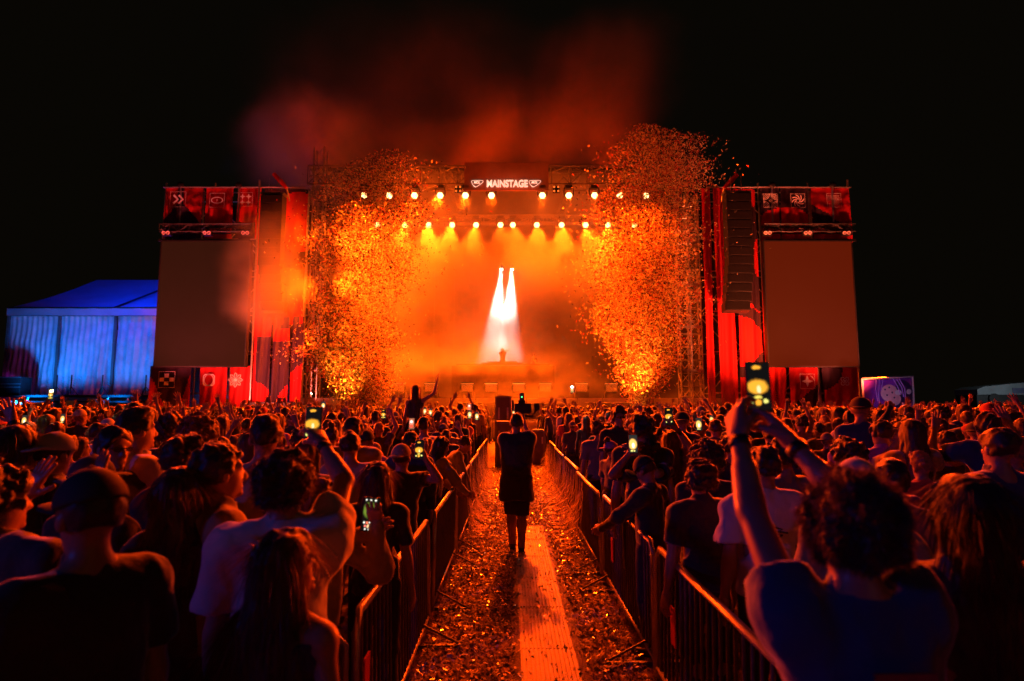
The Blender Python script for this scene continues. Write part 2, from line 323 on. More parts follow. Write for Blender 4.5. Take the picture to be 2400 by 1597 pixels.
# ---------------------------------------------------------------- stage
L_ = lambda x, Y: at(x, 955, Y).x
Zt = lambda y, Y: at(1200, y, Y).z
DECK = 2.45
def stage():
    st = empty('festival_stage', (0, 0, 0), label='huge open concert stage glowing orange between the two red towers', cat='stage')
    m = MB(); m.box((-13.2, 37, DECK - .25), (11.6, 51, DECK)); m.box((-13.0, 37.3, 0), (11.4, 50.9, DECK - .26)); m.build('deck', M['deck'], st)
    m = MB()
    for i in range(17):
        x = -12.6 + i * 1.5; m.box((x, 36.9, DECK - .75), (x + 1.42, 36.98, DECK - .02))
    m.build('deck_skirt', M['pale'], st)
    m = MB(); m.box((-13.2, 51, 0), (11.6, 51.25, 17))
    for i in range(15): m.box((-13.0 + i * 1.65, 50.93, 3), (-13.0 + i * 1.65 + 1.6, 50.99, 14.4))
    m.build('back_wall', M['dark'], st)
    for x in (-13.4, 11.7):
        m = MB(); m.box((x, 38.5, 0), (x + .12, 51, 15.5))
        m.build('side_wall', M['dark'], st)
    # roof trusses
    zt, zb = Zt(388, 37), Zt(431, 37)
    for Y, w in ((37.6, 1.0), (42.3, .6), (47, .6)):
        m = MB(); truss(m, (-12.6, Y, (zt + zb) / 2 if Y < 38 else Zt(515, Y)), (11.7, Y, (zt + zb) / 2 if Y < 38 else Zt(515, Y)), (zt - zb) if Y < 38 else .5, 1.15, .05)
        m.build('roof_truss', M['alu'], st)
    for x in (-12.4, -4, 4, 11.4):
        m = MB(); truss(m, (x, 37.6, zt - .1), (x, 50.5, zt + .9), .55, 1.1, .035); m.build('rafter_truss', M['alu'], st)
    m = MB(); m.add([(-12.8, 37.9, zt + .1), (11.8, 37.9, zt + .1), (11.8, 51, zt + 1.3), (-12.8, 51, zt + 1.3), (-12.8, 37.9, zt + .2), (11.8, 37.9, zt + .2), (11.8, 51, zt + 1.4), (-12.8, 51, zt + 1.4)],
                  [(0, 1, 2, 3), (7, 6, 5, 4), (0, 4, 5, 1), (1, 5, 6, 2), (2, 6, 7, 3), (3, 7, 4, 0)]); m.build('roof_cloth', M['dark'], st)
    for xc, ytop in ((750, 345), (1629, 455), (1603, 455)):
        x = at(xc, ytop if xc < 1000 else 700, 37).x; m = MB(); truss(m, (x, 37.2, 0), (x, 37.2, Zt(ytop, 37)), .62, .8, .045)
        for k in range(4): zz = 4 + k * 2.6; m.box((x - .36, 36.86, zz), (x + .36, 36.92, zz + .14))
        m.build('column_truss', M['steel'], st)
    # header board
    a = at(1088, 380, 36.8); b = at(1286, 446, 36.8)
    m = MB(); m.box((a.x, 36.85, b.z), (b.x, 36.95, a.z)); hb = m.build('header_board', M['header'], st)
    def text(s, x, y, hpx, wpx, shear=0, off=.02):
        cu = bpy.data.curves.new('lettering', 'FONT'); cu.body = s; cu.align_x = 'CENTER'; cu.align_y = 'CENTER'; cu.extrude = .02; cu.offset = off; cu.shear = shear
        tmp = bpy.data.objects.new('lettering', cu); C.objects.link(tmp); bpy.context.view_layer.update(); me = bpy.data.meshes.new_from_object(tmp.evaluated_get(bpy.context.evaluated_depsgraph_get()))
        bpy.data.objects.remove(tmp); me.materials.clear(); me.materials.append(M['sign']); o = bpy.data.objects.new('lettering', me); C.objects.link(o); o.parent = hb
        bpy.context.view_layer.update(); hh = hpx / 1457 * 37; ww = wpx / 1457 * 37
        o.scale = (ww / o.dimensions.x, hh / o.dimensions.y, 1); o.rotation_euler = (R(90), 0, 0); p = at(x, y, 36.78); o.location = (p.x, 36.78, p.z)
    text('MAINSTAGE', 1188.5, 431, 18.5, 99, 0, .035)
    for x in (1117.5, 1252.5):
        text('MOL', x, 427.5, 6.4, 15, .3, .03)
        s = 37 / 1457; p = at(x + 2, 431, 36.78)
        sh = [(-15.5, 6.5), (-13, 8.5), (11.5, 8.5), (13.5, 7), (12.5, 4), (6, -1.5), (-4.5, -8.5), (-8, -7), (-12.5, -1)]
        sm = []
        for i in range(len(sh)):
            p0, p1 = sh[i], sh[(i + 1) % len(sh)]; sm += [(p0[0] * .75 + p1[0] * .25, p0[1] * .75 + p1[1] * .25), (p0[0] * .25 + p1[0] * .75, p0[1] * .25 + p1[1] * .75)]
        m = MB(); m.ribbon([(p.x + q[0] * s, p.z + q[1] * s) for q in sm], 1.35 * s, 36.78, True)
        m.ribbon([(p.x + q[0] * s, p.z + q[1] * s) for q in [(-11.5, -2.5), (-7.5, -6), (-4.5, -7)]], 1.2 * s, 36.77); m.build('shield_emblem', M['sign'], hb)
    # raised booth of the performer
    x0, x1 = L_(1058, 40), L_(1300, 40); zt_ = Zt(853, 40)
    m = MB(); m.box((x0, 40, DECK), (x1, 43.5, 4.07)); m.box((x0, 39.9, DECK + .02), (x1, 39.98, zt_ - .12)); m.build('booth_riser', M['deck'], st)
    m = MB(); m.box((x0 + .3, 39.9, zt_ - .1), (x1 - .3, 40.8, zt_)); m.box((L_(1128, 40), 40, zt_ + .003), (L_(1226, 40), 40.7, zt_ + .09)); m.box((L_(1142, 40), 40, zt_ + .093), (L_(1212, 40), 40.6, zt_ + .17), bev=0)
    m.build('booth_table', M['black'], st, bevel=.02)
    # small amber leds on the truss
    for x in (1072, 1302):
        m = MB(); q0, q1 = at(x - 6, 435, 36.6), at(x + 10, 451, 36.6); m.box((q0.x, 36.62, q1.z), (q1.x, 36.75, q0.z)); m.build('blinder_box', M['black'], st)
        for dx in (0, 9.5):
            for dy in (0, 9.5): m = MB(); p = at(x + dx - 3, 438 + dy, 36.6); m.lathe((p.x, 36.6, p.z), [(0, -.02), (.06, -.02), (.06, .04), (0, .04)], 8, axis='Y'); m.build('led', M['small'], st)
    return st
stage()
# stage lamps
def moving_head():
    t = empty('moving_head_lamp', group='moving head lamps hung in the stage roof')
    m = MB(); m.box((-.22, -.15, .42), (.22, .2, .62)); m.build('base_box', M['black'], t, bevel=.02)
    m = MB(); m.tube([(-.27, 0, .5), (-.29, 0, .2), (-.27, 0, -.02)], .035, 6); m.tube([(.27, 0, .5), (.29, 0, .2), (.27, 0, -.02)], .035, 6); m.tube([(-.28, 0, .47), (.28, 0, .47)], .04, 6); m.build('yoke', M['black'], t)
    m = MB(); m.lathe((0, 0, 0), [(.02, .3), (.15, .28), (.2, .1), (.225, -.06), (.225, -.1), (.2, -.1)], 12, axis='Y'); hd = m.build('lamp_head', M['black'], t, smooth=True); hd.rotation_euler = (R(22), 0, 0)
    m = MB(); m.lathe((0, -.09, 0), [(.0, -.03), (.19, -.025), (.2, 0)], 6, axis='Y'); lz = m.build('lens', M['lens'], hd)
    return t
mh = moving_head(); first = True
for row, yy, Y, nm in ((ROW1, 458, Y1, 'upper'), (ROW2, 527, Y2, 'lower')):
    for i, x in enumerate(row):
        o = mh if first else copy_tree(mh); first = False; p = at(x, yy, Y); o.location = p
        k = ['first', 'second', 'third', 'fourth', 'fifth', 'sixth', 'seventh', 'eighth', 'ninth', 'tenth', 'eleventh', 'twelfth'][i]
        tag(o, f'{k} lit moving head lamp from the tent side in the {nm} lamp row', 'stage lamp', 'moving head lamps hung in the stage roof')
for k, (x, w) in enumerate(((1175, 'nearer the tent'), (1200, 'nearer the billboard'))):
    p = at(x, 628, 44.3); t = empty('beam_lamp', p, label=f'small white beam lamp above the performer, the one {w}', cat='stage lamp', group='white beam lamps')
    m = MB(); m.lathe((0, 0, 0), [(.0, .3), (.1, .28), (.13, .0), (.12, -.08)], 10); m.build('lamp_head', M['black'], t)
    m = MB(); m.lathe((0, -.02, -.1), [(.0, -.06), (.07, -.05), (.105, 0), (.07, .05), (0, .06)], 10); m.build('lens', M['lensw'], t, smooth=True)
for i, x in enumerate(STROBES):
    p = at(x, 908, 37.4); b = DECK
    t = empty('strobe_fixture', (p.x, 37.4, b), label='%s slatted strobe fixture from the tent side on the stage lip' % ['first', 'second', 'third', 'fourth', 'fifth', 'sixth', 'seventh', 'eighth'][i], cat='strobe lamp', group='strobe fixtures on the stage lip')
    h = p.z - b + .2; m = MB(); m.box((-.36, -.12, h - .48), (.36, .1, h)); m.box((-.46, -.03, h - .34), (-.36, .03, h - .14)); m.box((.36, -.03, h - .34), (.46, .03, h - .14)); m.box((-.42, -.2, .0), (.42, .2, h - .5)); m.build('housing', M['black'], t)
    m = MB(); m.box((-.37, -.135, h + .003), (.37, .1, h + .035)); m.build('top_edge', mat('lit_strip%d' % i, (.4, .2, .1), .5, emit=(1, .30, .05), estr=1.6 if i in (3, 4) else .8), t)
    m = MB()
    for q in range(6): m.box((-.33, -.15, h - .43 + q * .07), (.33, -.122, h - .395 + q * .07))
    m.build('slat_front', mat('strobe_slats%d' % i, (.5, .3, .2), .4, emit=(1, .14, .01), estr=.55), t)

# ---------------------------------------------------------------- banners and towers
def proj(x, Y, z):
    dz = z - CAMZ; dep = Y * math.cos(PITCH) + dz * math.sin(PITCH); up = -Y * math.sin(PITCH) + dz * math.cos(PITCH)
    return 1200 + x / dep * FPX / .426667, (340.5 - up / dep * FPX) / .426667
def banner(parent, x0, x1, y0, y1, Y, dark=None, seed=0, amp=.09, taper=0):
    """cloth between picture columns x0..x1 and rows y0..y1 on the plane Y, printed with the dark shape dark(px,py)"""
    ym = (y0 + y1) / 2; A, B = at(x0, ym, Y).x, at(x1, ym, Y).x; zt, zb = Zt(y0, Y), Zt(y1, Y)
    nx = max(6, int((B - A) / .08)); nz = max(6, int((zt - zb) / .09))
    u, v = np.meshgrid(np.linspace(0, 1, nx + 1), np.linspace(0, 1, nz + 1), indexing='ij')
    x = A + (B - A) * u; z = zt + (zb - zt) * v; rg = np.random.default_rng(seed)
    y = Y + amp * (np.sin(u * rg.uniform(7, 11) + v * 2 + seed) * (.3 + .7 * v) + .5 * np.sin(u * 19 + seed * 2 + v * 4) + .3 * np.sin(v * 9 + u * 3))
    x = x + taper * v * (u - .5)
    V = np.stack([x, y, z], -1).reshape(-1, 3); I = np.arange((nx + 1) * (nz + 1)).reshape(nx + 1, nz + 1)
    Q = np.stack([I[:-1, :-1], I[:-1, 1:], I[1:, 1:], I[1:, :-1]], -1).reshape(-1, 4)
    mi = np.zeros(len(Q), int)
    if dark is not None:
        pc = V[Q].mean(1); px, py = proj(pc[:, 0], Y, pc[:, 2])
        mi = dark(px, py).astype(int)
    return link('banner', np_mesh('banner', V, Q, [M['red'], M['print']], mi), parent)
def emblem(parent, fn, x, y, Y, size, frame=True, m='white'):
    s = Y / 1457; p = at(x, y, Y); mb = MB(); P = lambda q: (p.x + q[0] * size * s, p.z + q[1] * size * s)
    yy = Y - .28
    for pts, w, closed in fn():
        if w == 0: mb.poly([P(q) for q in pts], yy)
        else: mb.ribbon([P(q) for q in pts], w * size * s, yy, closed)
    if frame: mb.ribbon([P(q) for q in ((-.62, -.62), (.62, -.62), (.62, .62), (-.62, .62))], .035 * size * s, yy, True)
    mb.build('emblem', M[m], parent)
circ = lambda r, n=28, cx=0, cy=0, a0=0, a1=2 * math.pi, ry=None: [(cx + r * math.cos(a0 + (a1 - a0) * i / n), cy + (ry or r) * math.sin(a0 + (a1 - a0) * i / n)) for i in range(n + (0 if abs(a1 - a0) > 6.2 else 1))]
def star4(cx, cy, r): return [(cx + rr * math.cos(a), cy + rr * math.sin(a)) for k in range(16) for a, rr in [(k * math.pi / 8, r * (1, .52, .36, .52)[k % 4])]]
def e_chev(): return [([(-.35 + d, .35), (0 + d, 0), (-.35 + d, -.35)], .16, False) for d in (0, .4)]
def e_eye(): return [(circ(.48, ry=.26), .06, True), ([(0, -.1), (0, .1)], .05, False)]
def e_stars(): return [(star4(x, y, .27), 0, True) for x in (-.27, .27) for y in (-.27, .27)]
def e_check(): return [([(x - .17, y - .15), (x + .17, y - .15), (x + .17, y + .15), (x - .17, y + .15)], 0, True) for x, y in ((-.02, .3), (-.38, 0), (.38, 0), (-.02, -.3))]
def e_round(): return [([(-.42, .3), (-.3, .42), (.3, .42), (.42, .3), (.42, -.3), (.3, -.42), (-.3, -.42), (-.42, -.3)], .09, True), (circ(.36, ry=.42), .06, True)]
def e_flower(): return [([(0, 0), (.45 * math.cos(a - .22), .45 * math.sin(a - .22)), (.56 * math.cos(a), .56 * math.sin(a)), (.45 * math.cos(a + .22), .45 * math.sin(a + .22))], .05, True) for a in [k * math.pi / 4 for k in range(8)]] + [(circ(.12, 10), 0, True)]
def e_arcs(): return [(circ(r, 10, sx * .62, sy * .62, a, a + math.pi / 2), .045, False) for sx, sy, a in ((-1, -1, 0), (1, -1, math.pi / 2), (1, 1, math.pi), (-1, 1, 1.5 * math.pi)) for r in (.2, .32, .44, .56)] + [(star4(0, 0, .14), .03, True)]
def e_spin(): return [([((.13 + .42 * t) * math.cos(a + t * 1.1), (.13 + .42 * t) * math.sin(a + t * 1.1)) for t in np.linspace(0, 1, 7)], .085, False) for a in [k * math.pi / 4 for k in range(8)]]
def e_lines(): return [([(-.5 + .25 * (k % 2) * (k > 3), .42 - k * .12), (.1, .42 - k * .12), (.14, .42 - k * .12), (.48, .42 - k * .12)], .025, False) for k in range(8)]
def e_star(): return [(star4(0, 0, .5), 0, True), (circ(.55, 8, .05, -.05, .2, 1.2), .04, False)]
def e_x(): return [(star4(0, 0, .55), .10, True), ([(-.2, -.2), (.2, .2)], .09, False), ([(-.2, .2), (.2, -.2)], .09, False)] and [([(rr * math.cos(a), rr * math.sin(a)) for k in range(16) for a, rr in [(k * math.pi / 8, (.28, .5, .58, .5)[k % 4])]], .1, True), ([(-.22, -.22), (.22, .22)], .1, False), ([(-.22, .22), (.22, -.22)], .1, False)]
def ring(cx, cy, r0, r1): return lambda x, y: ((x - cx) ** 2 + (y - cy) ** 2 < r1 * r1) & ((x - cx) ** 2 + (y - cy) ** 2 > r0 * r0)
def any_(*f): return lambda x, y: np.any([g(x, y) for g in f], 0)
def tower(side):
    Y = 36.0; s = side
    t = empty('banner_tower', (0, 0, 0), label='tall scaffold tower hung with red banners beside the ' + ('blue tent' if s < 0 else 'purple billboard'), cat='banner tower')
    poles = [(384, 425), (499, 425), (612, 425), (718, 445)] if s < 0 else [(1652, 440), (1781, 425), (1899, 425), (1992, 418)]
    for x, y in poles:
        m = MB(); X = at(x, y, Y).x; yo = -.22 if x == 612 else .3; m.tube([(X, Y + yo, 0), (X, Y + yo, Zt(y, Y))], .06, 8); m.build('mast', M['steel'], t)
    m = MB(); X0, X1 = at(poles[0][0] + 2, 440, Y).x, at(poles[-1][0], 440, Y).x; zt = Zt(441, Y)
    for Yd in (Y + .5, Y + 2.2):
        for i in range(5):
            x = X0 + (X1 - X0) * i / 4; m.tube([(x, Yd, 0), (x, Yd, zt)], .05, 5)
        for k in range(7):
            z = .3 + (zt - .4) * k / 6; m.tube([(X0, Yd, z), (X1, Yd, z)], .04, 5)
            if k < 6:
                for i in range(4):
                    x = X0 + (X1 - X0) * i / 4; x2 = X0 + (X1 - X0) * (i + 1) / 4; z2 = .3 + (zt - .4) * (k + 1) / 6; m.tube([(x, Yd, z), (x2, Yd, z2)] if (i + k) % 2 else [(x2, Yd, z), (x, Yd, z2)], .03, 4)
    m.tube([(X0, Y - .1, zt + .02), (X1, Y - .1, zt + .02)], .05, 6); m.build('scaffold_frame', M['steel'], t)
    m = MB(); m.box((X0 + .1, Y + 2.5, 0), (X1 - .1, Y + 2.6, zt - .2)) if s > 0 else m.box((L_(462, Y), Y + 2.5, Zt(858, Y)), (X1 - .1, Y + 2.6, zt - .2)); m.build('back_cloth', M['dark'], t)
    B = lambda *a, **k: banner(t, *a, **k)
    if s < 0:
        fan = lambda x, y: (y > 470 + abs(x - 424) * 1.15) & (y > 445) | ((abs(x - 424) < 7) & (y < 480) & (y > 437))
        b1 = B(384, 474, 441, 560, Y, fan, 1); b2 = B(481, 546, 441, 560, Y, None, 2); b3 = B(555, 611, 441, 560, Y, lambda x, y: (y > 520) & (x < 600), 3)
        B(614, 716, 443, 760, Y, ring(700, 520, 70, 110), 4); B(592, 613, 560, 950, Y + .1, None, 14)
        emblem(b1, e_chev, 423, 471, Y, 30, True); emblem(b2, e_eye, 514, 473, Y, 28); emblem(b3, e_stars, 580, 471, Y, 27)
        c1 = B(350, 446, 858, 985, Y, lambda x, y: (y - 868) < 120 - 2.3 * abs(x - 400) , 5); c2 = B(466, 530, 858, 985, Y, None, 6); c3 = B(536, 588, 858, 985, Y, None, 7)
        emblem(c1, e_check, 397, 890, Y, 30); emblem(c2, e_round, 495, 891, Y, 30, False); emblem(c3, e_flower, 557, 891, Y, 30, False)
        B(600, 634, 742, 942, Y - .1, any_(ring(690, 990, 0, 0), lambda x, y: ((x - 560) ** 2 + (y - 1000) ** 2 > 112 ** 2) & (x > 596) & (y > 790)), 8)
        B(638, 676, 742, 942, Y - .12, lambda x, y: (((x - 745) ** 2 + (y - 980) ** 2 > 106 ** 2) & (y > 800)) | (y < 770) & (x > 650), 9)
        B(683, 709, 742, 942, Y - .1, lambda x, y: y < 872 - (x - 683) * .9, 10)
    else:
        arc = ring(1842, 580, 95, 160)
        B(1652, 1671, 441, 950, Y, None, 21, .14); B(1680, 1722, 441, 950, Y, None, 22, .16); B(1727, 1781, 443, 950, Y, any_(ring(1730, 800, 60, 85), ring(1860, 600, 95, 150)), 23, .14)
        b1 = B(1783, 1828, 441, 570, Y, arc, 24); b2 = B(1832, 1896, 441, 570, Y, arc, 25); b3 = B(1905, 1993, 441, 570, Y, lambda x, y: (y > 480 + (x - 1905) * .62) & (y < 530 + (x - 1905) * .25), 26)
        emblem(b1, e_arcs, 1801, 474, Y, 27); emblem(b2, e_spin, 1865, 474, Y, 27); emblem(b3, e_lines, 1949, 473, Y, 27)
        B(1788, 1800, 560, 862, Y, None, 31)
        B(1804, 1843, 858, 985, Y, None, 27); c2 = B(1852, 1919, 858, 985, Y, lambda x, y: (y > 1000 - (x - 1800) * .85) , 28); c3 = B(1930, 2013, 858, 985, Y, lambda x, y: (x - 1925) ** 2 + (y - 862) ** 2 < 52 ** 2, 29)
        emblem(c2, e_star, 1887, 894, Y, 27); emblem(c3, e_x, 1974, 894, Y, 20, False)
    # beam with its pairs of small heads
    xa, xb = (378, 588) if s < 0 else (1788, 2000)
    m = MB(); za, zb = Zt(530, 35.4), Zt(545, 35.4); truss(m, (at(xa, 540, 35.4).x, 35.4, Zt(536, 35.4)), (at(xb, 540, 35.4).x, 35.4, Zt(536, 35.4)), .45, .6, .04)
    xl, xr = at(xa, 540, 35.5).x, at(xb, 540, 35.5).x; m.box((xl, 35.3, Zt(565, 35.3)), (xr, 35.5, Zt(560, 35.3))); m.box((xl, 35.6, Zt(531, 35.3)), (xr, 35.7, Zt(527, 35.3))); m.build('cross_beam', M['black'], t)
    # screen
    sc = empty('video_screen', (0, 0, 0), label='tall switched off video screen hung on the tower beside the ' + ('blue tent' if s < 0 else 'purple billboard'), cat='video screen')
    xa, xb = (371, 579) if s < 0 else (1797, 2003)
    p0, p1 = at(xa, 710, 35.2).x, at(xb, 710, 35.2).x; z0, z1 = Zt(858, 35.2), Zt(566, 35.2)
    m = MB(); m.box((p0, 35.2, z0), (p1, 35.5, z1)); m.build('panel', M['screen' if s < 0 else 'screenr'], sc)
    m = MB()
    for a, b in (((p0 - .05, 35.17, z0 - .06), (p1 + .05, 35.55, z0)), ((p0 - .05, 35.17, z1), (p1 + .05, 35.55, z1 + .08)), ((p0 - .06, 35.17, z0), (p0, 35.55, z1)), ((p1, 35.17, z0), (p1 + .06, 35.55, z1))): m.box(a, b)
    m.build('screen_frame', M['black'], sc)
    # heads on the beam
    hx = [(389, 'outermost'), (485, 'middle'), (575, 'innermost')] if s < 0 else [(1799, 'innermost'), (1893, 'middle'), (1984, 'outermost')]
    for x, w in hx:
        p = at(x, 546, 35.1); h = empty('blinder_lamp', p, label=f'{w} pair of round unlit blinder lamps above the screen by the ' + ('tent' if s < 0 else 'billboard'), cat='stage lamp', group='blinder pairs')
        m = MB(); m.box((-.26, .0, -.14), (.26, .2, .14)); m.tube([(0, .1, .14), (0, .1, .4)], .03); m.build('housing', M['black'], h)
        for dx in (-.12, .12):
            m = MB(); m.lathe((dx, -.02, 0), [(.06, 0), (.06, -.02), (.11, -.03), (.115, 0)], 14, axis='Y'); m.lathe((dx, -.02, 0), [(0, -.01), (.03, -.01), (.03, 0)], 8, axis='Y'); m.build('lamp_rim', M['white'], h)
    # fans on top
    for x in ((424, 560) if s < 0 else (1809, 1951)):
        p = at(x, 434, 35.8); h = empty('top_lamp', p, label='small round lamp perched on top of the ' + {424: 'tent side tower by its outer corner', 560: 'tent side tower by its middle', 1809: 'billboard side tower by its middle', 1951: 'billboard side tower by its outer corner'}[x], cat='stage lamp', group='lamps on the tower tops')
        m = MB(); m.lathe((0, 0, 0), [(0, .12), (.15, .1), (.2, 0), (.18, -.1), (0, -.1)], 12, axis='Y'); m.build('lamp_head', M['black'], h, smooth=True); m = MB(); m.tube([(0, 0, -.12), (0, .1, -.6), (0, .1, -2.2)], .05); m.build('lamp_arm', M['steel'], h)
    # tilted flood box
    a, b = (at(642, 408, 35), at(672, 441, 35)) if s < 0 else (at(1727, 410, 35), at(1697, 441, 35))
    h = empty('flood_lamp', a, label='long tilted floodlight on top of the tower by the ' + ('tent' if s < 0 else 'billboard'), cat='stage lamp')
    d = b - a; m = MB(); m.tube([(0, 0, 0), d * .5, d], [.16, .2, .12], 6, flat=.8); m.build('housing', M['red'], h); m = MB(); m.tube([(-.05 * s, 0, -.15), (-.05 * s, 0, .35)], .03); m.tube([d, d + Vector((0, .5, -.6))], .05); m.build('bracket', M['steel'], h)
    # speaker array
    xa, xb, ya, yb = (616, 668, 460, 742) if s < 0 else (1696, 1756, 456, 742)
    pa = empty('speaker_array', at((xa + xb) / 2, ya, 34.6), label='long black hanging speaker array in front of the tower by the ' + ('tent' if s < 0 else 'billboard'), cat='speakers')
    n = 13; wd = (xb - xa) / 1457 * 34.6; H = (yb - ya) / 1457 * 34.6; c = pa.location.copy()
    for k in range(n):
        zc = -H * (k + .5) / n; yo = .0 + (max(0, k - 7) ** 2) * .006; tl = max(0, k - 6) * R(1.1); hh = H / n / 2 - .004
        X = Matrix.Translation((-.012 * max(0, k - 7) * 4 * (1 if s > 0 else -1), yo, zc)) @ Matrix.Rotation(-tl, 4, 'X')
        m = MB(); m.box((-wd / 2, -.35, -hh), (wd / 2, .35, hh), X=X); m.box((-wd / 2 + .08, -.37, -hh + .04), (wd / 2 - .08, -.352, hh - .04), X=X); m.build('speaker_cabinet', M['black'], pa, bevel=.015)
    m = MB(); m.box((-wd / 2 - .05, -.3, .02), (wd / 2 + .05, .3, .14)); m.tube([(-.3, 0, .1), (-.3, 0, 1.1)], .02); m.tube([(.3, 0, .1), (.3, 0, 1.1)], .02); m.build('hanging_frame', M['steel'], pa)
    return t
tower(-1); tower(1)
m = MB(); m.box((L_(570, 35), 34.6, 0), (L_(704, 35), 35.2, Zt(943, 34.6))); m.build('tower_ballast', M['black'], label='low black block at the foot of the tower by the tent', cat='ballast block')

# ---------------------------------------------------------------- tent
def tent():
    t = empty('marquee_tent', label='large marquee tent glowing blue beside the stage tower', cat='tent')
    Y = 40.; x0 = at(2, 955, Y).x; x1 = at(372, 955, Y).x + 4; ze = Zt(723, Y); Yr = 48.3; zr = Zt(657, Yr)
    nx, ny = 60, 30; u, v = np.meshgrid(np.linspace(0, 1, nx + 1), np.linspace(0, 1, ny + 1), indexing='ij')
    def slab(name, X, Yv, Z, m):
        V = np.stack([X, Yv, Z], -1).reshape(-1, 3); I = np.arange((nx + 1) * (ny + 1)).reshape(nx + 1, ny + 1)
        return link(name, np_mesh(name, V, np.stack([I[:-1, :-1], I[1:, :-1], I[1:, 1:], I[:-1, 1:]], -1).reshape(-1, 4), [m]), t)
    sag = -.18 * np.sin(np.pi * v) - .1 * np.abs(np.sin(u * math.pi * 2)) * np.sin(np.pi * v)
    slab('roof', x0 + (x1 - x0) * u, Y - .15 + (Yr - Y) * v, ze + (zr - ze) * v + sag, M['tentroof'])
    slab('roof', x0 + (x1 - x0) * u, 2 * Yr - Y - (Yr - Y) * v, ze + (zr - ze) * v + sag, M['tentroof'])
    slab('valance', x0 + (x1 - x0) * u, Y - .2 + .02 * np.sin(u * 60), ze - .02 - (Zt(724, Y) - Zt(741, Y)) * v, M['tentroof'])
    n = 0
    for xa, xb in ((4, 124), (127, 255), (262, 430)):
        A, B = at(xa, 955, Y).x, at(xb, 955, Y).x; zb = Zt(925, Y); zt = Zt(741, Y)
        f = np.sin(u * 22 + 1.5 * np.sin(v * 3 + n)) * .04 * (.25 + v) + .08 * np.sin(u * 9 + v * 5 + n) * v + .05 * np.sin(u * 61 + v * 3) + .06 * np.abs(np.sin(v * 9.4))
        slab('wall_sheet', A + (B - A) * u, Y + f, zt + (zb - zt) * v, M['tentwall']); n += 1
    slab('rear_sheet', x0 + (x1 - x0) * u, Yr * 2 - Y + .1 * np.sin(u * 40), ze + (0 - ze) * v, M['tentwall'])
    A = np.full_like(u, x0); slab('end_sheet', A + .03 * np.sin(v * 20), Y + (Yr * 2 - 2 * Y) * u, ze * (1 - v), M['tentwall'])
    for x in (4, 125, 258, 430):
        m = MB(); X = at(x, 955, Y).x; m.box((X - .07, Y - .1, 0), (X + .07, Y + .04, ze)); m.build('post', M['alu'], t)
    m = MB(); X = at(258, 955, Y).x; m.tube([(X, Y - .2, ze + .03), (X, Yr, zr + .06)], .07, 6); m.build('rafter', M['black'], t)
    m = MB(); m.tube([(x0, Y - .18, ze + .02), (x1, Y - .18, ze + .02)], .06, 6); m.build('eave_rail', M['black'], t)
tent()
def platform():
    t = empty('scaffold_platform', label='low dark scaffold platform in front of the blue tent', cat='platform')
    Y = 37.5; zt = Zt(926, Y); x0, x1 = L_(-30, Y), L_(345, Y)
    m = MB(); m.box((x0, Y, zt - .12), (x1, Y + 2.2, zt)); m.box((x0, Y - .03, zt - .45), (x1, Y - .005, zt - .35)); m.build('deck', M['black'], t)
    m = MB()
    for i in range(9): x = x0 + (x1 - x0) * i / 8; m.tube([(x, Y + .05, 0), (x, Y + .05, zt)], .035)
    for i in range(8): x = x0 + (x1 - x0) * i / 8; m.tube([(x, Y + .05, .1), (x + (x1 - x0) / 8, Y + .05, zt - .1)], .02)
    m.build('under_frame', M['steel'], t)
    return zt
zp = platform()
for i, x in enumerate((131, 165, 238, 340)):
    p = at(x, 926, 38.2); t = empty('tripod_stand', (p.x, 38.2, zp), label='%s black tripod stand from the picture edge on the platform before the tent' % ['first', 'second', 'third', 'fourth'][i], cat='tripod', group='tripod stands by the tent')
    m = MB(); m.tube([(0, 0, .1), (0, 0, 1.25)], .04); m.build('pole', M['black'], t)
    for a in (.3, 2.4, 4.5): m = MB(); m.tube([(0, 0, .55), (.42 * math.cos(a), .3 * math.sin(a), .0)], .025); m.build('leg', M['black'], t)
t = empty('flight_case', at(27, 905, 38.3), label='big dark flight case at the edge of the platform before the tent', cat='flight case')
m = MB(); m.box((-1.0, -.4, -.62), (.85, .5, .55)); m.build('case_body', M['black'], t, bevel=.03)
m = MB(); [m.box((-1.02, -.43, z), (.87, -.403, z + .05)) for z in (-.6, -.1, .1, .5)]; m.build('edge_strip', M['steel'], t)
for i, (x, y, w, h) in enumerate(((15, 945, 40, 12), (60, 948, 30, 10), (90, 950, 34, 12), (160, 946, 12, 14), (215, 946, 16, 22), (240, 944, 10, 12))):
    p = at(x, y, 36.6); s = 36.6 / 1457; m = MB(); m.box((p.x - w * s / 2, 36.6, p.z - h * s / 2), (p.x + w * s / 2, 37.0, p.z + h * s / 2)); m.box((p.x - w * s / 2 + .05, 36.65, 0), (p.x + w * s / 2 - .05, 36.95, p.z - h * s / 2 - .01))
    m.build('equipment_case', M['pale'] if i < 3 else M['screen'], bevel=.02, label='%s equipment case from the picture edge under the tent platform' % ['first', 'second', 'third', 'fourth', 'fifth', 'sixth'][i], cat='equipment case', group='cases under the tent platform')

